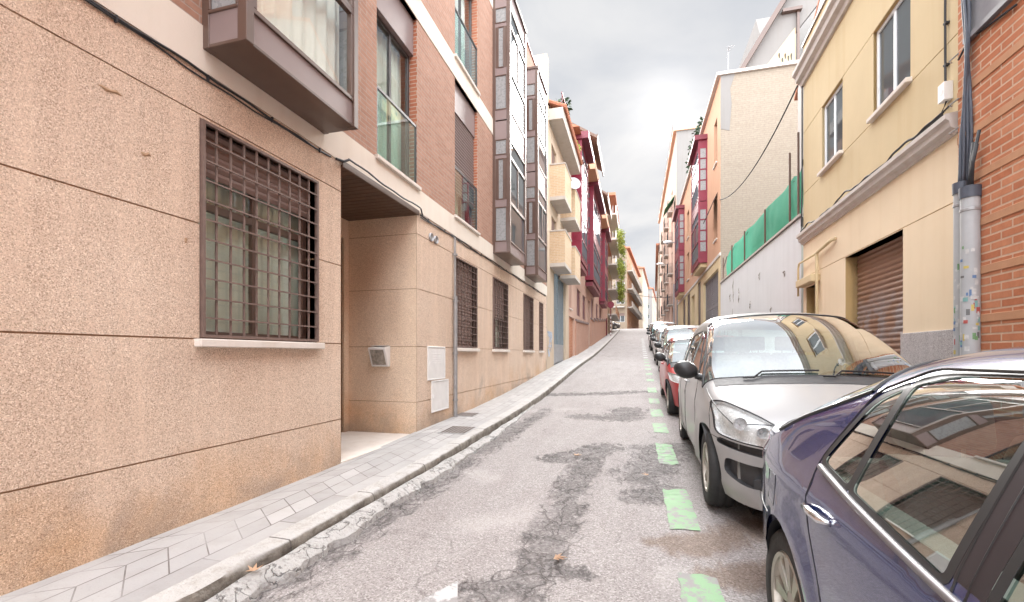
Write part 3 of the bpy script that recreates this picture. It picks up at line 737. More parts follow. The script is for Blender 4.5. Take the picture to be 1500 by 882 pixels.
# ------------------------------------------------------------------ the tan and brick apartment block on the left
def left_block():
    A0, A1 = -13.0, LY(800.8)
    root = thing('apartment_building', 'long tan pebble rendered and red brick apartment block with brown bays, nearest on left', 'building', (WL, 4, 0))
    F = FL; Zb, Zt, T2b, T2t, T3b, T3t, TOP = CZ+2.06, CZ+2.39, CZ+4.83, CZ+5.18, CZ+7.6, CZ+7.95, CZ+9.0
    rec = (LY(499), LY(610.5), -1, CZ+2.03)
    wz0, wz1 = CZ+.115, CZ+1.715
    gw = [(LY(292), LY(465)), (LY(665.4), LY(698.2)), (LY(721.5), LY(743.5)), (LY(766.5), LY(780.5)), (LY(789.6), LY(793.9)+.12)]
    back = [(-2.9, -1.2), (-6.4, -4.7), (-10.2, -8.5)]          # the same windows carry on behind the camera
    holes = [rec + (1.12,)] + [(a, b, wz0, wz1, .16) for a, b in gw+back]
    courses = [-1.2, CZ-1.52, CZ-.693, CZ+.112, CZ+.947, CZ+1.74, Zb]
    mb = MB()
    for i in range(len(courses)-1):
        g0 = .0055 if i else 0; g1 = .0055 if i < len(courses)-2 else 0
        wall(mb, F, A0, A1, courses[i]+g0, courses[i+1]-g1, holes, cut=.5, lip=.014)
    o = mb.build('ground_floor_wall', M['stucco'], root); foot_attr(o)
    gr = MB(); wall(gr, F, A0, A1, -1.2, Zb, holes, reveal=0, d=.013, cut=0); gr.build('groove', M['joint'], root)
    # entrance recess
    r0, r1 = rec[0], rec[1]; D = 1.12; fz = CZ-1.155; sz = rec[3]
    mb = MB(); zz = [c for c in courses if c < sz]+[sz]
    for a, s in ((r1-.004, -1), (r0+.004, 1)):
        G = (lambda a, s: (lambda u, v, z: F(a+s*v*-1, u, z)))(a, s)
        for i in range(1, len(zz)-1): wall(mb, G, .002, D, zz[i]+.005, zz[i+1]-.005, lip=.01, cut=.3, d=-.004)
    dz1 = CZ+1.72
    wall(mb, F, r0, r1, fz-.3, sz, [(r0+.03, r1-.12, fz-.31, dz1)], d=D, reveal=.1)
    o = mb.build('entrance_wall', M['stucco_lifted'], root); foot_attr(o)
    mb = MB()
    for a in (r1-.003, r0+.003): mb.quad(F(a, 0, fz-.3), F(a, D, fz-.3), F(a, D, sz), F(a, 0, sz))
    mb.build('groove', M['joint'], root)
    mb = MB(); mb.fbox(F, r0+.002, r1-.002, -.0, D+.1, fz-.12, fz); mb.fbox(F, r0+.002, r1-.002, -.012, .30, fz-.1, fz+.004)
    mb.build('entrance_floor', M['sill'], root, bevel=.003)
    mb = MB(); n = 16
    for k in range(n):
        a = r0+(r1-r0)*k/n; mb.fbox(F, a+.004, a+(r1-r0)/n-.004, -.02, D, sz-.028, sz-.012)
    mb.fbox(F, r0, r1, -.02, D, sz-.012, sz)
    mb.build('soffit', M['brown_soffit'], root)
    mb = MB(); mb.fbox(F, r0-.01, r1+.02, -.034, -.0205, sz-.03, Zb+.012); mb.build('fascia', M['brown_metal'], root, bevel=.004)
    mb = MB(); bars(mb, F, r0+.03, r1-.12, fz, dz1, D+.03, D+.09, .09, [r0+.6], [fz+.9, CZ+1.2]); dr = mb.build('door', M['wood'], root, bevel=.005)
    mb = MB(); mb.fbox(F, r0+.1, r1-.2, D+.055, D+.065, fz+.05, dz1-.05); mb.build('pane', M['glass_solid'], dr)
    mb = MB(); mb.tube([F(r0+.66, D+.0, fz+.85), F(r0+.66, D-.05, fz+.9), F(r0+.66, D-.05, fz+1.25), F(r0+.66, D, fz+1.3)], .014); mb.build('handle', M['galv'], dr, smooth=True)
    # barred ground floor windows
    for i, (a, b) in enumerate(gw+back):
        nb = 10 if i == 0 or i > 4 else 7
        w = window(root, F, a, b, wz0, wz1, inset=.13, frame='brown_metal', w=.062, leaves=2, transom=wz0+1.02, sill=.06, curtain='curtain_green' if i == 0 else 'curtain', back=.1,
               shutter=.23 if i == 0 else (1. if i in (1, 3) else .55), grille=iron_grille(F, a+.008, b-.008, wz0+.008, wz1-.008, d=-.012, n=nb, rows=11 if i == 0 else 12))
    # cream bands and brick storeys
    mb = MB(); wall(mb, F, A0, A1, Zb, Zt, d=-.012, cut=4); mb.quad(F(A0, -.012, Zb), F(A1, -.012, Zb), F(A1, .02, Zb), F(A0, .02, Zb))
    mb.quad(F(A0, -.012, Zt), F(A1, -.012, Zt), F(A1, .02, Zt), F(A0, .02, Zt))
    for z0, z1 in ((T2b, T2t), (T3b, T3t)):
        mb.fbox(F, A0, A1, -.010, .15, z0, z1)
    mb.build('stone_band', M['cream'], root, bevel=.004)
    fw = [(LY(551.8), LY(610.8)), (LY(666.2), LY(699.3))]
    bays = [(2.60, 3.94), (9.55, 11.05), (12.47, 13.85)]
    bk = [(-1.1, .3), (-7.6, -6.2)]
    fb = [(1.0, 1.95), (-3.6, -2.5), (-5.6, -4.5)]
    mb = MB(); hs1 = [(a, b, Zt+.03, T2b) for a, b in fw+fb]; hs2 = [(a, b, T2t+.03, T3b) for a, b in fw+fb]
    wall(mb, F, A0, A1, Zt, T2b, hs1, reveal=.17, mr=1); wall(mb, F, A0, A1, T2t, T3b, hs2, reveal=.17, mr=1); wall(mb, F, A0, A1, T3t, TOP)
    mb.build('brick_wall', [M['brick_red'], M['brick_redX']], root)
    mb = MB(); mb.fbox(F, A0, A1, -.03, .25, TOP, TOP+.07); mb.build('coping', M['maroon_dark'], root)
    sh = MB(); closed_shell(sh, F, A0, A1-.004, -1, TOP, 9); sh.build('rear_wall', M['beige_wall'], root)
    mb = MB(); mb.fbox(F, A0+.01, A1-.014, .26, 8.99, TOP-.2, TOP-.05); mb.build('roof', M['roof_flat'], root)
    for a0, a1 in bays:
        bay(root, F, a0, a1, CZ+2.22, 2, 2.89, .39, curtain='curtain' if a0 < 3 else None, pane='glass' if a0 < 3 else 'glass_solid', base=.27)
    for a0, a1 in bk: bay(root, F, a0, a1, CZ+2.22, 2, 2.89, .39, base=.27)
    # french windows: box above, glass guard below
    for i, (a, b) in enumerate(fw+fb):
        for k, (z0, z1) in enumerate(((Zt+.03, T2b), (T2t+.03, T3b))):
            down = i == 1 and k == 0
            w = window(root, F, a+.005, b-.005, z0, z1-.52, inset=.12, frame='dark_frame', leaves=2, curtain='curtain_green' if i == 0 else 'curtain', back=.14, shutter=.75 if down else 0, slat='brown_panel')
            mb = MB(); mb.fbox(F, a+.004, b-.004, .055, .2, z1-.52, z1-.002); mb.build('shutter_box', M['brown_panel'], w, bevel=.004)
            mb = MB(); mb.fbox(F, a+.01, b-.01, .012, .022, z0+.01, z0+.84); mb.build('glass_guard', M['glass_green'], w)
            mb = MB(); mb.fbox(F, a+.004, b-.004, .004, .034, z0+.84, z0+.875); mb.fbox(F, a+.004, a+.024, .004, .034, z0+.01, z0+.84); mb.fbox(F, b-.024, b-.004, .004, .034, z0+.01, z0+.84); mb.build('guard_rail', M['dark_frame'], w)
            mb = MB(); mb.fbox(F, a-.05, b+.05, -.05, .12, z0-.05, z0); mb.build('sill', M['sill'], w, bevel=.005)
    # service cables clipped under the band, downpipe, vents, meter cupboards
    # chips knocked out of the render above the barred window
    for px, py, L_, ang in ((163, 133, .16, .1), (214, 226, .08, .2), (272, 352, .05, 1.4)):
        tt_ = WL/ray(px)[0]; ya, za = ray(px)[1]*tt_, zat(py, tt_); mb = MB()
        mb.tube([F(ya+L_*(k/6-.5)*math.cos(ang), .004, za+L_*(k/6-.5)*math.sin(ang)+.006*math.sin(k*2)) for k in range(7)], [.002, .009, .014, .010, .013, .007, .002], 6); mb.build('render_chip', M['joint'], root)
    def cable_run(a_, b_, z, r, d, seed):
        pts = []; a = a_
        while a < b_: pts.append(F(a, d + .004*math.sin(a*5+seed), z + .012*math.sin(a*3.1+seed)+.006*math.sin(a*11+seed))); a += .12
        return pts
    mb = MB()
    mb.tube(cable_run(A0, 4.1, Zb-.02, 0, -.010, 0), .0085, 6); mb.tube(cable_run(A0, 4.1, Zb-.04, 0, -.009, 2), .006, 6)
    mb.tube([F(4.1, -.03, Zb-.02), F(4.2, -.05, Zb-.01), F(4.26, -.07, Zb+.03)], .014, 6)
    mb.tube(cable_run(4.26, r1, Zb+.03, 0, -.066, 1), .010, 6); mb.tube([F(r1, -.066, Zb+.03), F(r1+.1, -.04, Zb-.03)], .012, 6)
    mb.tube(cable_run(r1+.1, A1-.2, Zb-.03, 0, -.012, 3), .010, 6); mb.tube(cable_run(r1+.1, A1-.2, Zb-.05, 0, -.01, 5), .006, 6)
    for a in frange(A0+.3, A1-.3, .62): mb.fbox(F, a-.005, a+.005, -.020, .0, Zb-.050, Zb-.008)
    mb.build('service_cable', M['cable'], root)
    ap = LY(663.2); g = pave(ap); mb = MB()
    mb.tube([F(ap, -.04, Zb-.05), F(ap, -.04, CZ+.98)], .019, 10); mb.tube([F(ap, -.05, CZ+1.0), F(ap, -.05, g)], .034, 14)
    for z in (CZ+.9, CZ+.0, CZ-.8, CZ+1.7): mb.lathe([(.045, 0), (.045, .03)], F(ap, -.05 if z < CZ+.95 else -.04, z), (0, 0, 1), 14)
    mb.build('downpipe', M['zinc'], root, smooth=True, angle=40)
    for px in (630.5, 637.5):
        a = LY(px); mb = MB(); P = F(a, -.03, CZ+1.79)
        mb.lathe([(.0, -.0), (.062, 0), (.066, .012), (.058, .03), (.05, .012), (.0, .006)], F(a, 0, CZ+1.80), (1, 0, 0), 20)
        mb.build('vent', M['galv'], root, smooth=True, angle=40)
    for (x0, x1, y0, y1) in ((625.8, 651.3, 507.6, 556), (631.6, 656.2, 556.6, 601.5)):
        a, b = LY(x0), LY(x1); ra = ray((x0+x1)/2); t = WL/ra[0]; z1, z0 = zat(y0, t), zat(y1, t)
        mb = MB(); bars(mb, F, a, b, z0, z1, -.016, .01, .022); mb.fbox(F, a+.024, b-.024, -.010, .01, z0+.024, z1-.024)
        mb.fbox(F, a+.05, a+.08, -.018, .0, (z0+z1)/2-.03, (z0+z1)/2+.03)
        if y0 < 520:
            for q in range(5): mb.fbox(F, a+.13, b-.13, -.0125, 0, z1-.13-.035*q, z1-.115-.035*q)
        mb.build('meter_cupboard', M['white_paint'], root, bevel=.004)
    return root, rec, fz
LB, REC, FZ = left_block()
# sloped acrylic leaflet box on the entrance wall
def leaflet_box():
    r = ray(560); yw = REC[1]; t = yw/r[1]; x = r[0]*t; z = zat(522, t)
    root = thing('leaflet_box', 'small white sloping leaflet box fixed to the entrance side wall', 'mailbox', (x, yw-.01, z-.14))
    mb = MB(); w = .14; G = lambda a, d, q: (x+a, yw-.012-d, z+q)
    mb.prism(lambda a, d, q: G(d, a, q), [(0, -.15), (.055, -.15), (.15, .10), (.15, .13), (0, .15)], -w, w); mb.build('casing', M['white_paint'], root, bevel=.006)
    mb = MB(); 
    q = [(.0575, -.12), (.1475, .085)]
    vs = [G(-w+.03, .062, -.125), G(w-.03, .062, -.125), G(w-.03, .146, .095), G(-w+.03, .146, .095)]; vs = [(a, b-.004, c) for a, b, c in vs]
    mb.add(vs, [(0, 1, 2, 3)]); mb.build('leaflet_window', plain('printed leaflet behind acrylic', (.42, .38, .33), .25, var=.6, vscale=22), root)
    mb = MB(); mb.box(x-w+.02, x+w-.02, yw-.13, yw-.01, z+.152, z+.158); mb.build('lid', M['white_paint'], root)
leaflet_box()

# ------------------------------------------------------------------ houses further up on the left
B2a, B2b = LY(801.2), LY(833)
def house_two():
    F = FL; root = thing('apartment_building', 'cream house with yellow brick balconies and a grey garage gate, beyond the brown bays', 'building', (WL, (B2a+B2b)/2, .7))
    top = CZ+9.1; ga, gb = LY(811.3), LY(828.5); tg = ray(820); tg = WL/tg[0]; gz1 = zat(402, tg)
    doors = [(B2a+.9, B2a+2.0, CZ+z0, CZ+z1) for z0, z1 in ((3.2, 5.2), (5.85, 7.9))] + [(B2a+3.2, B2a+4.4, CZ+z0, CZ+z1) for z0, z1 in ((3.2, 5.2), (5.85, 7.9))]
    mb = MB(); wall(mb, F, B2a, B2b, -.6, top, [(ga, gb, -.5, gz1, .25)] + [d+(.15,) for d in doors], cut=.5); mb.build('wall', M['beige_wall'], root)
    mb = MB(); closed_shell(mb, F, B2a, B2b-.004, 0, top, 9); mb.build('rear_wall', M['offwhite'], root)
    mb = MB(); mb.fbox(F, B2a, B2b, .0, 9, top-.15, top-.05); mb.build('roof', M['roof_flat'], root)
    for d in doors: window(root, F, *d, inset=.12, frame='wood', pane='glass_solid', shutter=.3)
    # balconies: brick parapet boxes on slabs
    for a0, a1, z0 in ((B2a+.55, B2a+2.25, 3.2), (B2a+.55, B2a+2.25, 5.63), (B2a+2.95, B2a+4.8, 3.15), (B2a+2.95, B2a+4.8, 5.55)):
        z = CZ+z0; p = .56 if a0 < B2a+1 else .62; h = 1.28
        mb = MB(); mb.fbox(F, a0, a1, -p, .0, z, z+.13); o = mb.build('balcony', M['concrete'], root)
        mb = MB(); mb.fbox(F, a0+.002, a1-.002, -p+.002, -p+.12, z+.13, z+h); mb.fbox(F, a0+.003, a0+.12, -p+.12, 0, z+.13, z+h-.002); mb.fbox(F, a1-.12, a1-.003, -p+.12, 0, z+.13, z+h-.002)
        mb.build('parapet', M['brick_yellow'], o); mb = MB(); mb.fbox(F, a0-.02, a1+.02, -p-.02, .0, z+h+.001, z+h+.05); mb.build('parapet_cap', M['concrete'], o)
    mb = MB(); mb.fbox(F, B2a+.3, B2b+.2, -.52, .3, CZ+8.45, CZ+8.85); sl_ = mb.build('roof_slab', M['concrete'], root)
    mb = MB(); mb.fbox(F, B2a+.3, B2b+.2, -.50, -.46, CZ+9.35, CZ+9.4)
    for a in frange(B2a+.35, B2b+.1, .55): mb.tube([F(a, -.48, CZ+8.84), F(a, -.48, CZ+9.38)], .014, 6)
    mb.build('railing', M['maroon_dark'], root)
    mb = MB()
    for a in frange(B2a+.4, B2b+.2, .16): mb.tube([F(a, -.62, CZ+8.9), F(a, .3, CZ+9.28)], .075, 6)
    mb.build('tiled_eave', M['tile_red'], root)
    mb = MB(); mb.fbox(F, B2a-.02, B2a+.35, -.0, 3.0, top, CZ+10.65); mb.build('chimney', M['brick_yellow'], root)
    # dish and its bracket on the upper balcony
    mb = MB(); a = B2a+2.6; mb.lathe([(0, 0), (.15, .02), (.27, .07), (.28, .075)], F(a, -.6, CZ+6.9), (.4, -.8, .3), 18); mb.tube([F(a, -.55, CZ+6.9), F(a+.1, 0, CZ+6.5)], .02, 6); mb.build('satellite_dish', M['galv'], root, smooth=True)
    # garage gate
    mb = MB(); g = pave((ga+gb)/2); mid = zat(452, tg); bars(mb, F, ga, gb, g-.3, gz1, .10, .16, .07, [(ga+gb)/2], [mid]); gt = mb.build('garage_gate', M['gate_blue'], root)
    mb = MB(); n = 34
    for k in range(n):
        z = g+.9+(gz1-g-.95)*k/n; mb.fbox(F, ga+.07, gb-.07, .12, .128, z, z+.035)
    mb.fbox(F, ga+.07, gb-.07, .13, .134, g, gz1); mb.build('louvres', M['gate_blue'], gt)
    mb = MB(); mb.fbox(F, ga+.05, gb-.05, .09, .1, g-.3, g+.75); mb.build('kick_plate', M['galv'], gt)
    return root
house_two()
def graffiti():
    # scrawled blue tag on the pilaster beside the gate
    rnd = random.Random(5); F = FL; a0, a1 = LY(802), LY(808.5); mb = MB(); t = WL/ray(805)[0]; z0, z1 = zat(523, t), zat(486, t)
    for s in range(7):
        pts = []; a = rnd.uniform(a0, a1); z = rnd.uniform(z0, z1)
        for k in range(14):
            a = min(a1, max(a0, a+rnd.uniform(-.22, .22))); z = min(z1, max(z0, z+rnd.uniform(-.2, .2))); pts.append(F(a, -.004, z))
        mb.tube(pts, .012, 5)
    o = mb.build('graffiti', plain('faded blue spray paint', (.42, .47, .56), .8)); tag(o, 'faded blue scrawl sprayed on the cream pier beside the grey garage gate', 'graffiti')
graffiti()
def potted(x, y, z, h, label, leaf, seed, group=None, w=.3):
    rnd = random.Random(seed); root = thing('potted_plant', label, 'plant', (x, y, z), group=group)
    mb = MB(); mb.lathe([(0, 0), (.14, 0), (.2, .3), (.215, .3), (.215, .35), (.17, .35), (.16, .3)], (x, y, z), (0, 0, 1), 16); mb.build('pot', M['terracotta'], root, smooth=True, angle=40)
    mb = MB(); leafblob(mb, (x, y, z+.35+h*.5), (w, w*1.3, h*.5), 260, .17, rnd); mb.build('foliage', M[leaf], root)
    mb = MB()
    for k in range(5): mb.tube([(x, y, z+.3), (x+rnd.uniform(-.1, .1), y+rnd.uniform(-.15, .15), z+.35+h*.6)], .012, 5)
    mb.build('stem', M['wood'], root)
potted(WL+.30, B2a+1.7, CZ+8.86, .75, 'dark leafy plant in a terracotta pot on the roof edge of the cream house', 'leaf_dark', 3)
potted(WL+.22, B2b+.1, CZ+8.86, .8, 'yellow green shrub in a pot on the roof edge above the maroon bay', 'leaf_lime', 4)

M['roof_brown'] = plain('weathered brown tile', (.17, .115, .09), .85, var=.3, vscale=12, bump=.5, bscale=25)
B3a, B3b = B2b, LY(889.5)
def house_three():
    F = FL; root = thing('apartment_building', 'peach house with maroon bay windows and gabled dormers, up the left side', 'building', (WL, 33, 1.2))
    top = CZ+10.6; mb = MB(); doorA = (LY(833.6), LY(841.5)); dz = zat(465, WL/ray(838)[0])
    b1, b2, b3 = (LY(836.5)+.1, LY(836.5)+3.0), (28.4, 34.5), (39.2, 43.2)
    lou = [(LY(x0), LY(x1)) for x0, x1 in ((845, 850.5), (853.5, 858), (866, 869), (873, 876), (878, 880.5))]
    lz = [(zat(y1, WL/ray(x)[0]), zat(y0, WL/ray(x)[0])) for x, y0, y1 in ((847, 424, 463), (855, 433, 468), (867.5, 438, 470), (874, 445, 472), (879, 450, 474))]
    holes = [(doorA[0], doorA[1], -.3, dz, .3)] + [(a, b, z0, z1, .14) for (a, b), (z0, z1) in zip(lou, lz)]
    extra = [(25.6, 26.8, CZ+4.9, CZ+6.6), (25.6, 26.8, CZ+7.7, CZ+9.3), (36.2, 37.6, CZ+5.2, CZ+7.), (36.2, 37.6, CZ+8, CZ+9.6), (45.2, 46.6, CZ+5.4, CZ+7.1), (45.2, 46.6, CZ+8, CZ+9.6), (B3a+.2, B3a+1.0, CZ+2.2, CZ+3.7)]
    ent = (LY(861.3), LY(864.5), .5, CZ+3.6)
    wall(mb, F, B3a, B3b, 0, top, holes+[e+(.14,) for e in extra]+[ent+(.5,)], cut=1); mb.build('wall', M['pink'], root)
    mb = MB(); closed_shell(mb, F, B3a, B3b-.004, 0, top, 9); mb.build('rear_wall', M['peach'], root)
    mb = MB(); mb.fbox(F, ent[0], ent[1], .3, .35, .5, CZ+3.6); mb.fbox(F, ent[0]+.2, ent[1]-.2, .27, .3, .6, CZ+3.2); mb.build('door', M['wood'], root)
    # stepped plinth of darker pink brick with a moulded cap
    for (x0, x1, y0) in ((842.3, 861, 468), (864.8, 888, 463)):
        a, b = LY(x0), LY(x1); mb = MB(); cp = MB()
        for k in range(6):
            p, q = a+(b-a)*k/6, a+(b-a)*(k+1)/6; zt_ = pave((p+q)/2)+1.75-.04*k; mb.fbox(F, p+.001*k, q, -.05, .1, pave(p)-.3, zt_)
            cp.fbox(F, p, q, -.09, .1, zt_, zt_+.1)
        o = mb.build('plinth', M['brick_pink'], root); cp.build('plinth_cap', M['brown_panel'], o)
    mb = MB(); g = pave(doorA[0]); mb.fbox(F, doorA[0]+.4, doorA[1], .1, .15, g-.3, dz); mb.build('brick_pier', M['brick_rough'], root)
    for (a, b), (z0, z1) in zip(lou, lz): window(root, F, a, b, z0, z1, inset=.1, frame='maroon', pane='glass_solid', shutter=1, slat='maroon_dark', detail=False)
    for e in extra: window(root, F, *e, inset=.12, frame='maroon', pane='glass_solid', sill=.06, detail=False)
    bay(root, F, b1[0], b1[1], CZ+4.55, 2, 3.0, .5, frame='maroon', panel='maroon', pane='glass_dim', sidepane='maroon', detail=False)
    bay(root, F, b2[0], b2[1], CZ+4.6, 2, 2.9, .5, frame='maroon', panel='maroon', pane='glass_dim', sidepane='glass_dim', detail=False, post=.2)
    bay(root, F, b3[0], b3[1], CZ+4.5, 2, 2.9, .5, frame='maroon', panel='maroon', pane='glass_dim', sidepane='glass_dim', detail=False, post=.2)
    for b in (b1, b2, b3):
        mb = MB(); mb.fbox(F, b[0]-.1, b[1]+.1, -.85, .1, CZ+10.42, CZ+10.75); mb.build('bay_eave', M['maroon_dark'], root); mb = MB(); mb.fbox(F, b[0]+.1, b[1]-.1, -.46, 0, CZ+4.25, CZ+4.49); mb.build('bay_corbel', M['maroon_dark'], root)
    # dormers, each a little gabled house on the eave
    for a0, a1, zt_ in ((26.2, 30.6, 3.4), (36.0, 41.0, 3.6)):
        mb = MB(); G = lambda a, d, z: F(a, d, z)
        mb.fbox(F, a0, a1, -.02, 4, top, top+zt_*.62); o = mb.build('dormer', M['peach'], root)
        mb = MB(); mb.prism(lambda u, v, z: F(v, u, z), [(-.95, top+zt_*.45), (2.2, top+zt_*1.05), (2.2, top+zt_*1.05+.16), (-.95, top+zt_*.45+.16)], a0-.3, a1+.3); mb.build('dormer_roof', M['roof_brown'], o)
        mb = MB(); mb.fbox(F, a0-.25, a1+.25, -.96, -.9, top+zt_*.36, top+zt_*.53); mb.fbox(F, a0+.8, a1-.8, -.05, -.0205, top+.35, top+1.45); mb.build('dormer_fascia', M['brown_soffit'], o)
        mb = MB(); mb.fbox(F, a0+.1, a1-.1, -.8, -.02, top-.0, top+.5); mb.build('dormer_balcony', M['orange'], o)
    mb = MB(); mb.prism(lambda u, v, z: F(v, u, z), [(-.5, top+.02), (4.5, top+2.1), (9, top+.02)], B3a+.01, B3b-.01); mb.build('roof', M['tile_red'], root)
    mb = MB(); p = 47.7; mb.tube([F(p, -.12, .8), F(p, -.12, CZ+3.7)], .06, 8); mb.build('downpipe', M['maroon_dark'], root)
    return root
house_three()

B4a, B4b = B3b, 61.5
def house_four():
    F = FL; root = thing('apartment_building', 'tall flats with white balconies trailing lime green plants, last on the left before the crossing', 'building', (WL, 56, 3.5))
    top = CZ+17.2; n = 5; z0 = CZ+4.4; fh = 2.75
    holes = [(a, a+1.5, z0+k*fh+.2, z0+k*fh+2.2, .15) for k in range(n-1) for a in (B4a+1.6, B4a+4.6, B4a+7.6)]
    sh = [(a, a+1.7, pave(B4a+2)+.3, pave(B4a+6)+2.3, .2) for a in (B4a+1.2, B4a+5.2)]
    mb = MB(); wall(mb, F, B4a, B4b, 0, top, holes+sh, cut=2); mb.build('wall', M['beige_wall'], root)
    mb = MB(); closed_shell(mb, F, B4a, B4b, 0, top, 10); mb.build('rear_wall', M['offwhite'], root)
    mb = MB(); mb.fbox(F, B4a-.3, B4b+.3, -.9, 10, top, top+.3); mb.build('roof', M['tile_red'], root)
    for h in holes: window(root, F, *h[:4], inset=.12, frame='white_frame', pane='glass_solid', shutter=.4, slat='orange', detail=False)
    for h in sh: window(root, F, *h[:4], inset=.15, frame='maroon', pane='glass_solid', detail=False)
    rnd = random.Random(11)
    for k in range(n):
        z = z0+k*fh-.1; mb = MB(); mb.fbox(F, B4a+.4, B4b-.4, -.95, 0, z, z+.16); o = mb.build('balcony', M['offwhite'], root)
        mb = MB(); mb.fbox(F, B4a+.4, B4b-.4, -.95, -.9, z+.3, z+.36); mb.fbox(F, B4a+.4, B4b-.4, -.95, -.9, z+.95, z+1.0)
        for a in frange(B4a+.42, B4b-.42, .3): mb.fbox(F, a-.012, a+.012, -.94, -.91, z+.16, z+.95)
        for u in frange(-.9, 0, .3): mb.fbox(F, B4a+.42, B4a+.44, u, u+.03, z+.16, z+1.0)
        mb.build('railing', M['white_frame'] if k else M['orange'], o)
    for k, label in ((1, 'lime green creeper hanging over the second white balcony up'), (2, 'lime green creeper hanging over the third white balcony up'), (3, 'lime green creeper on the fourth white balcony up')):
        z = z0+k*fh+.55; mb = MB()
        for j in range(22): leafblob(mb, F(B4a+rnd.uniform(.5, 9.5), -1.0-rnd.uniform(0, .55), z-rnd.uniform(-.6, 1.1)), (.42, .8, .6), 70, .2, rnd)
        o = mb.build('balcony_creeper', M['leaf_lime']); tag(o, label, 'plant', 'creepers on the white balconies')
    return root
house_four()
# road sign standing on the left pavement
def sign():
    Y = 47.2; x = KL-.35; g = pave(Y); root = thing('traffic_sign', 'round maroon backed traffic sign on a post with red and white bands, left pavement', 'sign', (x, Y, g))
    mb = MB(); mb.tube([(x, Y, g), (x, Y, g+3.3)], .035, 10); mb.build('post', M['maroon_dark'], root)
    mb = MB()
    for k in range(5): mb.lathe([(.06, 0), (.06, .2)], (x, Y, g+.15+.4*k), (0, 0, 1), 12)
    mb.build('reflective_band', M['white_paint'], root)
    mb = MB(); mb.lathe([(0, 0), (.33, 0), (.34, .012), (.33, .024), (0, .024)], (x, Y-.05, g+3.15), (0, 1, 0), 28); mb.build('sign_plate', M['maroon'], root)
sign()
# corner house beyond the crossing and the paler houses after it
M['cream_far'] = m_plaster('cream render', (.40, .355, .30), .9); M['pink_far'] = m_plaster('rosy render', (.40, .30, .25), .9)
def far_house(name_label, loc, rot, wdt, dep, hgt, wallm, floors, cols, balc, roofm, frontm=None, seed=1):
    c, s = math.cos(rot), math.sin(rot); rnd = random.Random(seed)
    root = thing('apartment_building', name_label, 'building', (loc[0], loc[1], loc[2]))
    F1 = lambda a, d, z: (loc[0]+c*a-s*d, loc[1]+s*a+c*d, loc[2]+z)              # front, facing down the street
    Fs = lambda a, d, z: F1(wdt-d, a, z)                                         # street side (+x)
    mb = MB(); fh = (hgt-1)/floors
    h1 = [(wdt*(k+.5)/2-.7, wdt*(k+.5)/2+.7, j*fh+1.0, j*fh+2.5, .15) for k in range(2) for j in range(floors)]
    h2 = [(dep*(k+.5)/cols-.6, dep*(k+.5)/cols+.6, j*fh+.7, j*fh+2.5, .15) for k in range(cols) for j in range(floors)]
    wall(mb, F1, 0, wdt, -3, hgt, h1); m2 = MB(); wall(m2, Fs, 0, dep, -3, hgt, h2)
    mb.quad(F1(0, 0, -3), F1(0, dep, -3), F1(0, dep, hgt), F1(0, 0, hgt)); mb.quad(F1(0, dep, -3), F1(wdt, dep, -3), F1(wdt, dep, hgt), F1(0, dep, hgt))
    mb.build('front_wall', M[frontm or 'warm_front'], root); m2.build('street_wall', M[wallm], root)
    mb = MB(); mb.fbox(F1, -.4, wdt+.5, -.5, dep+.3, hgt, hgt+.25); mb.build('cornice', M[roofm], root)
    mb = MB(); mb.prism(lambda u, v, z: F1(u, v, z), [(0, hgt+.25), (wdt/2, hgt+1.8), (wdt, hgt+.25)], 0, dep); mb.fbox(F1, wdt*.3, wdt*.3+1.3, 2, 3.2, hgt, hgt+3.2, 1); mb.build('roof', [M['tile_red'], M['brick_rough']], root)
    for G, hs in ((F1, h1), (Fs, h2)):
        for h in hs: window(root, G, *h[:4], inset=.12, frame='white_frame', pane='glass_solid', shutter=rnd.choice((0, .3, .6, 1)), slat='shutter', detail=False)
    if balc:
        for G, L in ((F1, wdt), (Fs, dep)):
            for j in range(1, floors):
                mb = MB(); z = j*fh+.35; mb.fbox(G, .4, L-.4, -.8, 0, z, z+.15)
                mb.fbox(G, .4, L-.4, -.8, -.76, z+1.05, z+1.1)
                for a in frange(.4, L-.4, .25): mb.fbox(G, a-.015, a+.015, -.79, -.76, z+.15, z+1.05)
                mb.build('balcony', M[balc], root)
    return root
def at(px, d):
    r = ray(px); return r[0]*d, r[1]*d
xx, yy = at(903, 78)
far_house('white and orange corner house with a tiled cornice and chimney beyond the crossing', (xx-2.6, yy, pave(yy)+.1), R(-4.0), 4.4, 30, 13.4, 'orange', 4, 9, 'offwhite', 'tile_red', 'warm_front', 2)
xx, yy = at(939, 118)
far_house('pale cream terrace behind the orange corner house, far up the left side', (xx-8, yy, pave(yy)), R(-3.5), 8.4, 36, 17.5, 'cream_far', 5, 9, None, 'tile_red', None, 3)
xx, yy = at(953, 165)
far_house('rosy terrace at the far end of the street', (xx-6, yy, pave(yy)), R(-4), 6.6, 46, 19, 'pink_far', 5, 10, None, 'tile_red', 'dimmed_front', 4)
xx, yy = at(966, 260)
far_house('pale distant block closing the view up the street', (xx-4, yy, pave(yy)), 0, 18, 20, 16, 'dimmed_front', 5, 5, None, 'roof_flat', None, 5)
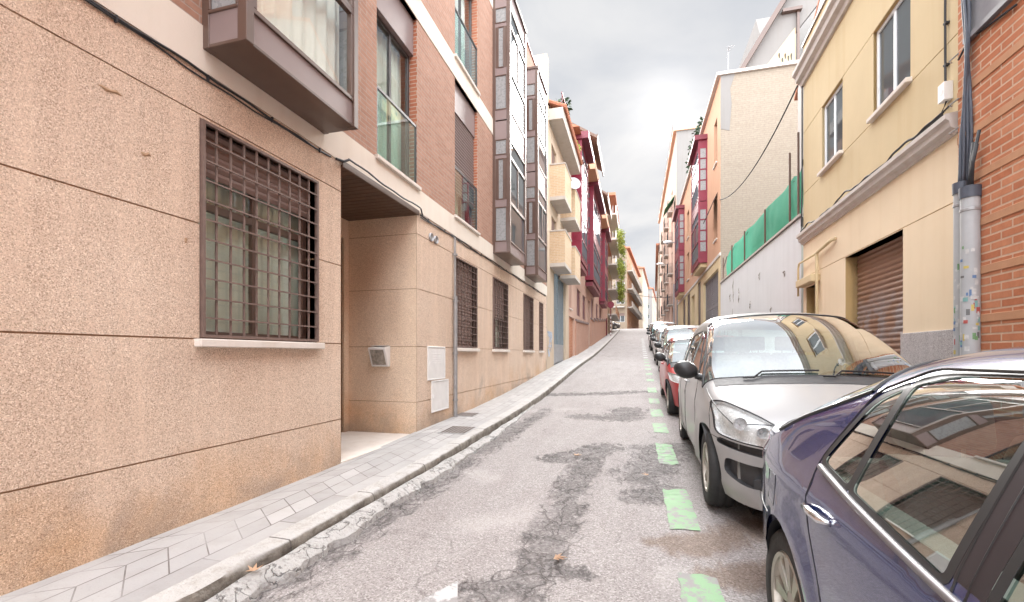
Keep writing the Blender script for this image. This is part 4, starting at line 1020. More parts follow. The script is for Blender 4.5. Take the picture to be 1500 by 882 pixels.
# ------------------------------------------------------------------ right side: yellow house
YA0, YA1 = RA(1409), RA(1177)
def yellow_house():
    F = FR; root = thing('house', 'two storey yellow rendered house with a rusty roller shutter and grey cornices', 'house', F((YA0+YA1)/2, 0, pave(6.5)))
    c1 = RA(1300, 258)[1]; c1b = c1-.1; c1t = c1+.12; c2b = RA(1176, 125)[1]; top = RA(1176, 71)[1]
    w1 = (RA(1334), RA(1279), RA(1279, 176)[1], RA(1279, 47)[1]); w2 = (RA(1234.5), RA(1204), RA(1204, 250)[1], RA(1204, 158)[1])
    zb = (w1[2]+w2[2])/2; zt_ = (w1[3]+w2[3])/2; w1 = w1[:2]+(zb, zt_); w2 = w2[:2]+(zb, zt_)
    ga, gb = RA(1323), RA(1238); gz = (RA(1323, 333)[1]+RA(1238, 375)[1])/2
    da, db = RA(1199), RA(1181); dz = RA(1190, 418)[1]
    pl = RA(1325, 488.5)[1]
    holes = [w1+(.16,), w2+(.16,), (ga, gb, -.8, gz, .21), (da, db, -.8, dz, .4)]
    j1 = RA(1239, 376)[1]; gz = min(gz, j1-.012); holes[2] = (ga, gb, -.8, gz, .21); j2 = zb-.06; j3 = zt_
    print('yellow', YA0, YA1, 'cornice', c1, c2b, top, 'win', zb, zt_, 'gate', ga, gb, gz, 'plinth', pl)
    mb = MB(); zs = [-.8, j1, c1, j2, j3, top]
    for i in range(len(zs)-1):
        g0 = .006 if i and i != 2 else 0; g1 = .006 if i < len(zs)-2 and i != 1 else 0
        wall(mb, F, YA0, YA1, zs[i]+g0, zs[i+1]-g1, holes, m=0 if i > 1 else 1, lip=.01)
    o = mb.build('wall', [M['yellow'], M['yellow_pale']], root)
    mb = MB(); wall(mb, F, YA0, YA1, -.8, top, holes, reveal=0, d=.0095); mb.build('groove', plain('ochre joint', (.50, .34, .15), .9), root)
    mb = MB(); closed_shell(mb, F, YA0, YA1, -.8, top, 3.0); mb.build('side_wall', M['offwhite'], root)
    mb = MB(); mb.fbox(F, YA0+.01, YA1-.01, .01, 2.99, top-.2, top-.05); mb.build('roof', M['roof_flat'], root)
    mb = MB(); mb.fbox(F, YA0, YA1+.02, -.03, .2, top, top+.05); mb.build('coping', M['brown_metal'], root)
    mb = MB(); mb.fbox(F, YA0, ga-.003, -.03, .0, -.8, pl); mb.build('plinth', M['plinth'], root, bevel=.005); mb = MB(); mb.fbox(F, gb+.003, da-.003, -.03, 0, -.8, pl); mb.build('plinth', M['plinth'], root, bevel=.005)
    prof = [(0, -.13), (-.035, -.13), (-.05, -.08), (-.10, -.05), (-.11, .02), (-.15, .05), (-.15, .11), (0, .13)]
    for z, s in ((c1, .85), (c2b+.12, 1.35)):
        mb = MB(); mb.prism(lambda u, v, q: F(v, u, q), [(u*s, z+q*s) for u, q in prof], YA0+.02, YA1+.03); mb.build('cornice', M['stone_cornice'], root)
    for w in (w1, w2): window(root, F, *w, inset=.045, frame='white_frame', pane='glass_solid', w=.055, leaves=2, sill=.07, back=.1)
    # ground floor roller shutter with ridged slats
    mb = MB(); g = pave(6)-.2; n = int((gz-g)/.075); m_ = .19
    vs = []
    for k in range(n+1):
        for q, dd in ((0, 0), (.25, -.016), (.5, -.022), (.75, -.016)):
            z = g + (gz+.12-g)*(k+q)/(n+1); vs += [F(ga, m_+dd, z), F(gb, m_+dd, z)]
    mb.add(vs, [(2*i, 2*i+1, 2*i+3, 2*i+2) for i in range(len(vs)//2-1)]); mb.build('roller_shutter', M['shutter_rust'], root, smooth=True)
    # doorway hood, gas pipe, little door
    mb = MB(); mb.fbox(F, da, db, .38, .42, -.5, dz); mb.build('door', M['wood'], root)
    mb = MB(); mb.fbox(F, da-.1, db+.12, -.16, 0, dz+.02, dz+.16); mb.build('door_hood', M['yellow'], root, bevel=.01)
    pa = RA(1202); hz = RA(1202, 372)[1]; mb = MB()
    mb.tube([F(pa, -.06, .0), F(pa, -.06, hz), F(pa-.02, -.06, hz+.03), F(RA(1222), -.06, hz+.09), F(RA(1226), -.02, hz+.1)], .028, 10)
    mb.tube([F(pa, -.06, hz+.02), F(db+.1, -.1, hz+.0), F(db+.16, -.1, hz-.1), F(db+.16, -.1, dz-.15)], .02, 8)
    mb.build('gas_pipe', M['yellow'], root, smooth=True)
    # looping service cable on the lower cornice, drop at the corner
    mb = MB(); pts = []; a = YA0+.2
    while a < YA1-.05: pts.append(F(a, -.06, c1+.165+.028*math.sin(a*3.1)+.02*math.sin(a*7.3+1)+.008*math.sin(a*17))); a += .05
    e = YA1-.03; pts += [F(e, -.05, c1+.12), F(e+.02, -.04, c1+.3), F(e, -.03, c1+1.2), F(e, -.03, c2b-.05), F(e-.05, -.03, c2b+.05)]
    mb.tube(pts, .014, 6); pts = []; a = YA0+.2
    while a < YA1-2: pts.append(F(a, -.06, c1+.15+.012*math.sin(a*4+2))); a += .08
    mb.tube(pts, .009, 6); mb.build('service_cable', M['cable'], root)
    jb = RA(1392); jz = RA(1392, 135)[1]; mb = MB(); mb.fbox(F, jb-.055, jb+.055, -.08, 0, jz-.09, jz+.10); mb.fbox(F, jb-.02, jb+.02, -.083, -.08, jz-.02, jz+.03); o = mb.build('junction_box', M['white_paint'], root, bevel=.008)
    mb = MB(); mb.tube([F(jb+.02, -.03, jz+.1), F(jb+.025, -.03, jz+.8), F(jb+.015, -.03, jz+1.6), F(jb+.02, -.03, top)], .011, 6); mb.tube([F(jb, -.03, jz-.09), F(jb+.06, -.05, jz-.2), F(jb-.1, -.06, c1+.2)], .011, 6)
    for q in (.3, .75, 1.3): mb.fbox(F, jb, jb+.045, -.04, 0, jz+q, jz+q+.02)
    mb.build('junction_cable', M['cable'], root)
    return c1, c2b, top
YC1, YC2, YTOP = yellow_house()
BA0, BA1 = -9.0, RA(1409)-.0
def brick_house():
    F = lambda a, d, z: FR(a, d-.03, z); root = thing('brick_building', 'orange brick building with pale bands behind the blue car, nearest on the right', 'building', FR(-2, 0, 0))
    top = CZ+8.5; z0w = RA(1424, 64)[1]; wn = (BA1-2.4, RA(1427), z0w, z0w+1.6, .2); wn2 = (-4.5, -2.2, z0w, z0w+1.6, .2); gz = [(-4.5, -2.2, CZ-.3, CZ+1.2, .2)]
    mb = MB(); wall(mb, F, BA0, BA1, -1, top, [wn, wn2]+gz); mb.quad(F(BA1, 0, -1), F(BA1, .03, -1), F(BA1, .03, top), F(BA1, 0, top)); mb.build('wall', M['brick_rough'], root)
    mb = MB(); z = CZ-.62
    while z < top: 
        if not (z0w-.2 < z < z0w+1.7): mb.fbox(F, BA0, BA1+.004, -.008, .0, z, z+.078)
        z += .462
    mb.build('brick_band', M['band_orange'], root, bevel=.004)
    mb = MB(); closed_shell(mb, F, BA0, BA1-.01, -1, top, 8); mb.build('rear_wall', M['offwhite'], root)
    mb = MB(); mb.fbox(F, BA0, BA1, 0, 8, top, top+.1); mb.build('roof', M['roof_flat'], root)
    for w in (wn, wn2): window(root, F, *w[:4], inset=.16, frame='shutter_grey', pane='glass_solid')
    mb = MB(); mb.fbox(F, wn[0]-.02, wn[1]+.02, -.05, .155, z0w-.0, z0w+.05); mb.fbox(F, wn[0], wn[1]+.02, -.02, .155, z0w+.06, z0w+.38); mb.build('lintel', M['shutter_grey'], root)
    window(root, F, *gz[0][:4], inset=.14, frame='white_frame', pane='glass_solid', sill=.05)
brick_house()
def conduits():
    F = FR; rnd = random.Random(9); labels = ['thin grey conduit with stickers at the corner of the yellow house', 'thick grey conduit with stickers against the brick corner']
    cols = [(.42, .10, .09), (.16, .30, .14), (.12, .20, .36), (.55, .44, .12), (.55, .55, .54), (.15, .15, .15), (.20, .38, .37), (.5, .5, .49)]
    sm = [plain('sticker', c, .5, var=.25, vscale=40) for c in cols]
    tops = []
    for k, (px, ptop, rad) in enumerate(((1408.5, 268, .058), (1421.5, 274, .072))):
        a = RA(px, off=-.09); zt_ = RA(px, ptop, off=-.09)[1]; P = F(a, -.09, 0); g = pave(P[1])-.02
        root = thing('cable_conduit', labels[k], 'pipe', (P[0], P[1], g), group='grey cable conduits at the brick corner')
        mb = MB(); mb.tube([(P[0], P[1], g), (P[0], P[1], zt_)], rad, 20); mb.build('tube', M['pipe'], root, smooth=True, angle=40)
        mb = MB(); mb.lathe([(rad, -.11), (rad+.008, -.11), (rad+.010, 0), (rad-.02, .01)], (P[0], P[1], zt_), (0, 0, 1), 20); mb.build('collar', M['cable_blue'], root, smooth=True, angle=40)
        mb = MB(); mb.lathe([(rad+.001, 0), (rad+.006, .004), (rad+.006, .026), (rad+.001, .03)], (P[0], P[1], zt_-.24), (0, 0, 1), 20); mb.build('clamp', M['galv'], root, smooth=True, angle=40)
        # stickers wrapped on the tube, flyposted in a dense patch
        fa = math.atan2(-P[1], -P[0])
        for q in range(48):
            mb = MB()
            zc = CZ + rnd.gauss(.36, .30) if q > 4 else CZ+rnd.uniform(.4, 1.2); w = rnd.uniform(.2, .55); h = rnd.uniform(.010, .034); th = fa+rnd.uniform(-1.1, 1.1); rr = rad+.0012+.0004*q/10
            vs = []
            for i in range(5):
                t = th-w/2+w*i/4; vs += [(P[0]+rr*math.cos(t), P[1]+rr*math.sin(t), zc-h), (P[0]+rr*math.cos(t), P[1]+rr*math.sin(t), zc+h)]
            mb.add(vs, [(2*i, 2*i+2, 2*i+3, 2*i+1) for i in range(4)], 0); mb.build('sticker', sm[rnd.choice((0, 1, 2, 3, 4, 4, 5, 6, 6, 7, 7, 4))], root)
        tops.append((P, zt_))
    # bundle of cables rising out of the conduits
    root = thing('cable_bundle', 'slack bundle of dark cables rising from the conduits up the yellow house edge', 'cables', (tops[0][0][0], tops[0][0][1], tops[0][1]))
    mb = MB(); P, z0 = tops[0]
    for k in range(6):
        ph = k*1.05; pts = []
        for i in range(30):
            z = z0-.05 + i*.13; s = min(1, i/6); off = .03*math.sin(z*2.3+ph*.7)+.015*math.sin(z*5+ph)
            r = .036 if i < 5 else .028; aa = RA(1408.5, off=-.09) + off + r*math.cos(ph+z*.8) - .05*s
            pts.append(F(aa, -.075 + r*math.sin(ph+z*.8)*.8, z))
        mb.tube(pts, .0135, 7)
    o = mb.build('cable', M['cable_blue'], root, smooth=True); mb = MB(); P, z0 = tops[1]; aa = RA(1421.5, off=-.09)
    for k, (h, da) in enumerate(((.34, -.03), (.42, -.02), (.50, -.10), (.38, -.07))):
        mb.tube([F(aa+.02*math.cos(k*1.6), -.09+.02*math.sin(k*1.6), z0-.05), F(aa+da*.4, -.09, z0+h*.5), F(aa+da-.02, -.085, z0+h)], .014, 7)
    mb.build('cable', M['cable'], root, smooth=True)
    mb = MB(); a = RA(1416); mb.tube([F(a+.03, -.05, RA(1420, 80)[1]), F(a-.15, -.05, RA(1420, 80)[1]+.12), F(RA(1445), -.05, RA(1445, 45)[1]), F(RA(1500), -.05, RA(1500, 5)[1])], .010, 6); mb.build('cable', M['cable'], root, smooth=True)
    for py in (85, 150, 192): mb = MB(); a, z = RA(1414, py); mb.tube([F(a+.06, -.08, z), F(a+.0, -.13, z-.01), F(a-.09, -.1, z+.01)], .008, 5); mb.build('cable_tie', M['galv'], root)
conduits()

# ------------------------------------------------------------------ the gap: whitewashed wall, netting fence, party wall
WY0, WY1 = F2(0, 0, 0)[1], 20.4
WY0 = FR(YA1, 0, 0)[1] + .03
def white_wall():
    z1 = CZ+2.92; o = MB(); wall(o, F2, WY0, WY1, -.8, z1, [(16.4, 17.1, CZ+.0, CZ+.85, .3)], cut=1); o.fbox(F2, WY0, WY1, .0, .30, z1-.02, z1)
    root = thing('boundary_wall', 'whitewashed boundary wall with a small square opening, between yellow house and orange house', 'wall', (X2, 15, pave(15)))
    o.build('wall', M['white_wall'], root)
    mb = MB(); mb.fbox(F2, WY0, WY1, -.04, .3, z1, z1+.05); mb.build('wall_cap', M['concrete'], root)
    mb = MB(); mb.fbox(F2, 16.4, 17.1, .3, .32, CZ, CZ+.85); mb.build('recess', M['beige_wall'], root)
    # scuffs: rubbed plaster patches and a rusty run
    rnd = random.Random(3); mb = MB()
    for a, z, h in ((18.0, 1.2, .9), (17.2, .9, .5), (18.8, .6, .6), (19.5, .8, .5), (15.3, 1.5, .25), (16.9, 2.0, .5), (17.5, .2, .5), (14.2, 2.2, .2), (13.1, 1.1, .3), (12.0, 1.9, .15), (18.4, 2.1, .3), (17.8, 2.3, .9)):
        pts = [F2(a+rnd.uniform(-.06, .06), -.003, CZ+z-h/2+h*i/6) for i in range(7)]; mb.tube(pts, [.006, .02, .03, .018, .028, .015, .004], 5)
    mb.build('scuff', plain('bare render scuffs', (.40, .37, .34), .9), root)
white_wall()
def net_fence():
    z0 = CZ+2.97; posts = [(WY0+.12, 4.75), (11.55, 4.55), (13.6, 3.9), (16.0, 3.95), (18.0, 3.95), (19.7, 3.85)]
    root = thing('netting_fence', 'green debris netting fence on posts along the top of the whitewashed wall', 'fence', (X2+.1, 15, z0))
    for a, h in posts: mb = MB(); mb.tube([F2(a, -.015, z0-.03), F2(a+.03, -.01, CZ+h)], .024, 8); mb.build('post', M['brown_soffit'], root)
    mb = MB(); na, nz = 90, 8; vs = []; a0, a1 = WY0+.12, 19.4
    for i in range(na+1):
        a = a0+(a1-a0)*i/na
        k = min(range(len(posts)-1), key=lambda q: 0 if posts[q][0] <= a <= posts[q+1][0] else 9)
        u = (a-posts[k][0])/(posts[k+1][0]-posts[k][0]); top = 1.02 - .06*4*u*(1-u) + .03*noise.noise(Vector((a, 0, 0))) - (.3 if a > 18.8 else 0)*(a-18.8)
        for j in range(nz+1):
            v = j/nz; dd = .07 - .05*math.sin(math.pi*u)*math.sin(math.pi*v) + .03*noise.noise(Vector((a*1.5, v*2, 4)))
            vs.append(F2(a, dd, z0+top*v))
    mb.add(vs, [(i*(nz+1)+j, i*(nz+1)+j+1, (i+1)*(nz+1)+j+1, (i+1)*(nz+1)+j) for i in range(na) for j in range(nz)]); mb.build('net', M['net'], root, smooth=True)
    mb = MB(); pts = []
    for k in range(len(posts)-1):
        for i in range(8):
            u = i/8; a = posts[k][0]+(posts[k+1][0]-posts[k][0])*u; pts.append(F2(a, .08, z0+.93-.14*4*u*(1-u)+(.25*(1-u)**2 if k == 0 else 0)))
    mb.tube(pts+[F2(20.3, .08, z0+.5)], .014, 6); mb.build('top_wire', M['cable'], root)
net_fence()
OY0, OY1 = 20.4, 40.2; OTOP = CZ+11.5
def orange_house():
    root = thing('apartment_building', 'orange house with maroon bay windows and a blank beige brick party wall', 'building', (X2, 30, .5)); F = F2
    zl = CZ+4.15
    g = (LYr(1052.2), LYr(1030.2)); gz = zat(393, X2/ray(1052)[0]); 
    lv = [(LYr(x1), LYr(x0)) for x0, x1 in ((1022, 1026.5), (1006.5, 1011), (1000.5, 1004))]; lvz = (CZ+1.6, CZ+4.0)
    dr = (LYr(1017.5), LYr(1013))
    ws = [(21.2, 22.0, CZ+5.0, CZ+6.9), (21.2, 22.0, CZ+8.3, CZ+10.2), (29.2, 30.4, CZ+5.0, CZ+6.8), (29.2, 30.4, CZ+7.8, CZ+9.6), (32, 33.2, CZ+5.0, CZ+6.8), (32, 33.2, CZ+7.8, CZ+9.6)]
    mb = MB(); wall(mb, F, OY0, OY1, -.5, zl, [g+(-.4, gz, .2), dr+(-.3, CZ+3.6, .3)] + [a+lvz+(.12,) for a in lv], cut=2); mb.build('lower_wall', M['yellow'], root)
    mb = MB(); wall(mb, F, OY0, OY1, zl, OTOP, [w+(.15,) for w in ws]); mb.build('upper_wall', M['orange'], root)
    mb = MB(); mb.fbox(F, OY0-.002, OY1, -.04, .02, zl-.06, zl+.06); mb.build('string_course', M['stone_cornice'], root)
    G = FP(OY0); mb = MB(); wall(mb, G, X2+.0, 14, -.5, OTOP); mb.build('party_wall', M['brick_beige'], root)
    mb = MB(); mb.prism(lambda u, v, z: G(u, v, z), [(X2, OTOP+.001-2.2), (X2+.34, OTOP-2.3), (X2+.42, OTOP-1.2), (X2+.36, OTOP-.6), (X2+.55, OTOP-.002), (X2, OTOP-.002)], -.012, -.0); mb.build('render_patch', M['dimmed_front'], root)
    mb = MB(); mb.fbox(G, X2-.15, 14, -.1, 19.8, OTOP, OTOP+.12); mb.build('roof', M['stone_cornice'], root)
    # garage gate with louvred leaves
    mb = MB(); bars(mb, F, g[0], g[1], pave(22)-.3, gz, .12, .17, .09, [g[0]+(g[1]-g[0])*.55], [CZ+2.2]); gt = mb.build('garage_gate', M['shutter_grey'], root)
    mb = MB(); z = pave(22)
    while z < gz-.1: mb.fbox(F, g[0]+.08, g[1]-.08, .13, .145, z, z+.07); z += .1
    mb.fbox(F, g[0]+.05, g[1]-.05, .16, .18, 0, gz-.05); mb.build('louvres', M['shutter_grey'], gt)
    for a in lv: window(root, F, *a, *lvz, inset=.08, frame='dark_frame', pane='glass_solid', shutter=1, slat='brown_soffit', detail=False)
    mb = MB(); mb.fbox(F, dr[0], dr[1], .25, .3, -.3, CZ+3.6); mb.build('door', M['wood'], root)
    for w in ws: window(root, F, *w, inset=.12, frame='dark_frame', pane='glass_solid', sill=.06, detail=False)
    # one window pushes its awning blind out over the street
    mb = MB(); a0, a1 = 21.1, 22.1; mb.add([F(a0, 0, CZ+6.95), F(a1, 0, CZ+6.95), F(a1, -.45, CZ+5.9), F(a0, -.45, CZ+5.9), F(a0, .02, CZ+6.95), F(a1, .02, CZ+6.95), F(a1, -.43, CZ+5.88), F(a0, -.43, CZ+5.88)], [(0, 1, 2, 3), (4, 7, 6, 5), (0, 3, 7, 4), (1, 5, 6, 2), (3, 2, 6, 7)]); mb.build('awning_blind', M['awning'], root)
    rows = [(.55, 1.02), (1.08, 1.55), (1.61, 2.08), (2.14, 2.61)]
    bay(root, F, 24.0, 27.0, CZ+4.5, 2, 3.0, .40, frame='maroon', panel='maroon', pane='glass_dim', sidepane='glass_frost', side_rows=rows, detail=False, post=.06)
    bay(root, F, 34.9, 38.2, CZ+4.5, 2, 3.0, .40, frame='maroon', panel='maroon', pane='glass_dim', sidepane='glass_frost', side_rows=rows, detail=False, post=.06)
    for a0, a1 in ((24, 27), (34.9, 38.2)):
        mb = MB(); mb.fbox(F, a0-.1, a1+.1, -.6, .05, CZ+10.52, CZ+10.75); mb.build('bay_eave', M['maroon_dark'], root); mb = MB(); mb.fbox(F, a0+.15, a1-.15, -.32, .0, CZ+4.3, CZ+4.5); mb.build('bay_corbel', M['yellow'], root)
    # attic storey set back above the party wall, with brown barge boards
    mb = MB(); mb.prism(lambda u, v, z: F(u, v, z), [(21.6, OTOP+.12), (30, OTOP+.12), (30, OTOP+4.6), (24.2, OTOP+4.6)], 2.2, 8); at_ = mb.build('attic', M['dimmed_front'], root)
    G2 = FP(20.75)
    mb = MB(); mb.prism(G2, [(4.2, OTOP+.12), (5.1, OTOP+.12), (7.4, OTOP+3.0), (7.4, OTOP+5.4)], 0, .3); mb.prism(G2, [(6.3, OTOP+.125), (9.5, OTOP+.125), (9.5, OTOP+6), (7.4, OTOP+5.4), (7.4, OTOP+2.9)], .003, .3); mb.build('attic_gable', M['dimmed_front'], root)
    mb = MB(); mb.prism(G2, [(4.02, OTOP+.12), (4.22, OTOP+.12), (7.5, OTOP+5.5), (7.5, OTOP+5.85)], -.25, .3); mb.fbox(G2, 6.24, 6.33, -.1, .0, OTOP+.13, OTOP+2.5); mb.fbox(G2, 5.7, 6.4, -.2, .0, OTOP+2.3, OTOP+2.42); mb.build('barge_board', M['brown_metal'], root)
    mb = MB(); mb.prism(G2, [(5.0, OTOP+.13), (6.2, OTOP+.13), (6.2, OTOP+1.7)], -.015, 0); mb.build('attic_recess', M['yellow'], root)
    mb = MB(); rnd = random.Random(2)
    for k in range(5): mb.tube([F(OY0+.3+rnd.uniform(0, .2), 2.3+.1*k, OTOP+.12), F(OY0+.3, 2.25+.11*k, OTOP+.5+rnd.uniform(0, .25))], .03, 5)
    mb.build('vent_stack', M['dark_frame'], root)
    # roof-terrace greenery and awning
    return root
def LYr(px): return onX(px, X2)[0]
orange_house()
def roof_hedge():
    rnd = random.Random(6); mb = MB(); leafblob(mb, F2(29, .15, OTOP+.75), (.4, 3.4, .75), 900, .26, rnd); o = mb.build('roof_hedge', M['leaf_dark']); tag(o, 'dark green hedge along the roof edge of the orange house above the maroon bay', 'hedge')
roof_hedge()
def antenna():
    x, y, z = F2(20.7, .35, OTOP+.12); root = thing('antenna', 'thin television antenna on the roof corner of the beige party wall', 'antenna', (x, y, z))
    mb = MB(); mb.tube([(x, y, z-.02), (x, y, z+1.05)], .018, 6); mb.build('mast', M['galv'], root); mb = MB(); mb.tube([(x-.05, y-.4, z+.98), (x+.05, y+.4, z+1.0)], .012, 5)
    for k in range(7): t = -.38+.125*k; mb.tube([(x-.16+.03*k, y+t, z+.99), (x+.16-.03*k, y+t, z+.99)], .008, 4)
    mb.build('aerial', M['galv'], root)
antenna()
def sagging(name, p0, p1, sag, r, label):
    p0, p1 = Vector(p0), Vector(p1); mb = MB(); mb.tube([p0.lerp(p1, i/24) - Vector((0, 0, sag*4*(i/24)*(1-i/24))) for i in range(25)], r, 6); o = mb.build(name, M['cable'], smooth=True); tag(o, label, 'cable')
rr = ray(1055); sagging('overhead_cable', F2(OY0+.05, -.02, zat(293, X2/rr[0])), F2(WY0-.1, -.1, YC2-.05), .55, .016, 'black cable sagging from the orange house to the yellow cornice')
p = at(904, 62); q = F2(47, 0, CZ+5.6); sagging('overhead_cable', (WL+.1, 57, CZ+8.4), q, .5, .03, 'thin cable crossing the far street between the balconies and the right side')
def house_c():
    F = lambda a, d, z: F2(a, d-.12, z); a0, a1 = OY1+.02, 68.; top = CZ+18.6; root = thing('apartment_building', 'tall pale flats with black box balconies beyond the orange house', 'building', (X2, 54, 2)); fh = 2.85
    zs = [CZ+4.6+fh*k for k in range(5)]; hs = [(a, a+1.2, z+.1, z+2.1, .15) for z in zs[:-1] for a in (44.5, 50, 55.5, 61)]; ds = [(a, a+2.4, .6, pave(a)+2.9, .25) for a in (43, 47.5, 53)]
    mb = MB(); wall(mb, F, a0, a1, 0, top, hs+ds, cut=2); mb.build('wall', M['pink'], root)
    mb = MB(); wall(mb, FP(a0), X2-.12, 15, 0, top); closed_shell(mb, F, a0+.02, a1, 0, top, 10); mb.build('side_wall', M['dimmed_front'], root)
    mb = MB(); mb.fbox(F, a0-.15, a1, -.25, 10, top, top+.2); mb.build('roof', M['peach'], root)
    mb = MB(); mb.tube([F(a0, -.2, top+.9), F(a1, -.2, top+.9)], .03, 5); mb.tube([F(a0, -.2, top+.9), F(a0, 6, top+.9)], .03, 5)
    for a in frange(a0, a1, 3): mb.tube([F(a, -.2, top+.2), F(a, -.2, top+.9)], .025, 5)
    mb.build('roof_rail', M['galv'], root)
    for h in hs: window(root, F, *h[:4], inset=.12, frame='dark_frame', pane='glass_solid', shutter=.4, detail=False)
    for h in ds: window(root, F, *h[:4], inset=.2, frame='gate_blue', pane='glass_solid', shutter=1, slat='gate_blue', leaves=3, detail=False)
    for z in zs[:-1]:
        for a in (44.2, 49.7, 55.2, 60.7):
            o = MB(); o.fbox(F, a, a+1.8, -.42, 0, z-.08, z+.02); o = o.build('balcony', M['concrete'], root)
            mb = MB(); mb.fbox(F, a, a+1.8, -.42, -.38, z+.96, z+1.0)
            for q in frange(a+.02, a+1.78, .13): mb.fbox(F, q-.01, q+.01, -.41, -.39, z+.02, z+.96)
            for e in (a+.01, a+1.79):
                for u in frange(-.40, -.02, .1): mb.fbox(F, e-.01, e+.01, u, u+.018, z+.02, z+.96)
            mb.build('railing', M['black'], o)
    # green awning on the roof terrace corner
    mb = MB(); mb.prism(lambda u, v, z: F(v, u, z), [(-.05, CZ+13.6), (-.9, CZ+12.4), (-.9, CZ+12.35), (-.05, CZ+13.5)], 41, 43.2); mb.build('awning', plain('green awning', (.02, .13, .05), .8), root)
    mb = MB(); mb.tube([F(41.2, -.12, .5), F(41.2, -.12, CZ+6)], .07, 8); mb.build('downpipe', M['zinc'], root)
house_c()
xx, yy = at(979, 78)
far_house('pinkish terrace far up the right side beyond the black balconies', (3.2, 70, pave(70)), R(-2), 8, 50, 12, 'pink', 4, 12, None, 'tile_red', None, 8)
def lamp(Y, tipx, z, label):
    root = thing('street_lamp', label, 'street lamp', (X2, Y, z-.1), group='wall mounted street lamps'); mb = MB(); x0 = X2-.12 if Y > OY1 else X2
    mb.tube([(x0, Y, z-.12), (x0-.5, Y, z-.03), (tipx+.55, Y, z)], .035, 8); mb.build('bracket', M['galv'], root, smooth=True)
    mb = MB(); L = .72; mb.lathe([(0, 0), (.07, .01), (.12, .15), (.13, .4), (.10, .62), (.05, .7), (0, .72)], (tipx, Y, z), (1, 0, .04), 14); mb.build('lamp_head', M['white_paint'], root, smooth=True)
    mb = MB(); mb.lathe([(0, -.06), (.08, -.05), (.11, 0)], (tipx+.3, Y, z-.07), (0, 0, 1), 14); mb.build('lamp_glass', M['glass_frost'], root, smooth=True)
lamp(38.6, 2.1, CZ+9.0, 'white wall mounted street lamp over the road beside the second maroon bay')
lamp(50, 2.05, CZ+9.45, 'pale wall mounted street lamp further up beside the black balconies')
# the pale gabled house over the yellow one (seen mirrored in the bay across the street)
def gable_house():
    root = thing('house', 'pale rendered gable with a chimney behind the yellow house roof', 'house', (6.2, 11, 0)); G = FP(9.6)
    mb = MB(); mb.prism(lambda u, v, z: (4.7+v, u, z), [(8.8, 0), (15.5, 0), (15.5, CZ+8.0), (12.3, CZ+10.6), (8.8, CZ+8.4)], 0, 5); mb.build('wall', M['offwhite'], root)
    mb = MB(); mb.prism(lambda u, v, z: (4.69+v, u, z), [(8.5, CZ+8.2), (12.3, CZ+10.6), (15.8, CZ+7.8), (15.8, CZ+7.9), (12.3, CZ+10.72), (8.5, CZ+8.3)], 0, 5.1); mb.build('roof', M['tile_red'], root)
    mb = MB(); mb.box(5.0, 5.7, 11.2, 11.9, CZ+9.5, CZ+12); mb.box(4.95, 5.75, 11.15, 11.95, CZ+11.7, CZ+11.85); mb.build('chimney', M['brick_rough'], root)
gable_house()
# iron cover plates in the pavement, autumn leaves
def plates():
    for (cx, cy, w, l, label) in ((683, 607.5, .42, .42, 'square iron cover plate in the pavement below the downpipe'), (672, 630, .42, .55, 'larger iron cover plate in the pavement below the meter cupboards')):
        r = ray(cx); t = 6.
        for _ in range(30): t = (CZ-pave(r[1]*t))*667/(cy-519)
        x, Y = r[0]*t, r[1]*t; mb = MB(); sl_ = (pave(Y+.2)-pave(Y-.2))/.4
        G = lambda a, d, z: (x+a, Y+d, pave(Y)+sl_*d+z)
        root = thing('cover_plate', label, 'manhole cover', (x, Y, pave(Y)))
        mb.fbox(G, -w/2, w/2, -l/2, l/2, -.02, .006); mb.build('frame', M['galv'], root)
        mb = MB()
        for i in range(7):
            for j in range(7): mb.fbox(G, -w*.44+w*.127*i, -w*.44+w*.127*i+w*.095, -l*.44+l*.127*j, -l*.44+l*.127*j+l*.095, .006, .010)
        mb.build('lid', plain('rusty iron plate', (.20, .17, .155), .7, .3, var=.3), root)
plates()
def leaf(px, py, size, rot, label, on='road'):
    r = ray(px); x, Y = ongr(px, py); rnd = random.Random(px); n = 5; pts = []
    for k in range(n):
        th = rot + (k-2)*.62; L = size*(1 if k == 2 else .85 if k in (1, 3) else .6)
        thn = th+.31; pts.append((L*math.cos(th), L*math.sin(th))); pts.append((L*.42*math.cos(thn), L*.42*math.sin(thn)))
    pts = pts[:-1] + [(-.12*size*math.cos(rot), -.12*size*math.sin(rot))]
    z = road(Y)+.012
    if on == 'gutter': z += .078
    up = [(x+a, Y+b, z+.012+.018*noise.noise(Vector((a*20, b*20, px)))+.25*size*((math.hypot(a, b)/size)**2)*.3) for a, b in pts]
    c = (x, Y, z+.008); dn = [(a, b, q-.002) for a, b, q in up]; nn = len(up)
    mb = MB(); mb.add([c]+up, [(0, i+1, (i+1) % nn+1) for i in range(nn)]); root = mb.build('fallen_leaf', M['dry_leaf']); 
    tag(root, label, 'leaf', 'fallen plane leaves')
leaf(372, 862, .085, 2.2, 'dry orange leaf lying in the gutter at the bottom left', 'gutter')
leaf(813, 823, .085, .4, 'dry orange leaf lying on the cracked asphalt in the middle of the lane')
leaf(843, 670, .11, 1.2, 'dry leaf on the dark crumbled asphalt further up the lane')
leaf(949, 699, .08, 2.8, 'curled orange leaf on the dark patch beside the green dashes')
leaf(632, 688, .12, .9, 'pale dry leaf pushed against the kerb near the entrance', 'gutter')
leaf(645, 680, .11, 2.0, 'pale dry leaf at the kerb a little beyond the entrance', 'gutter')
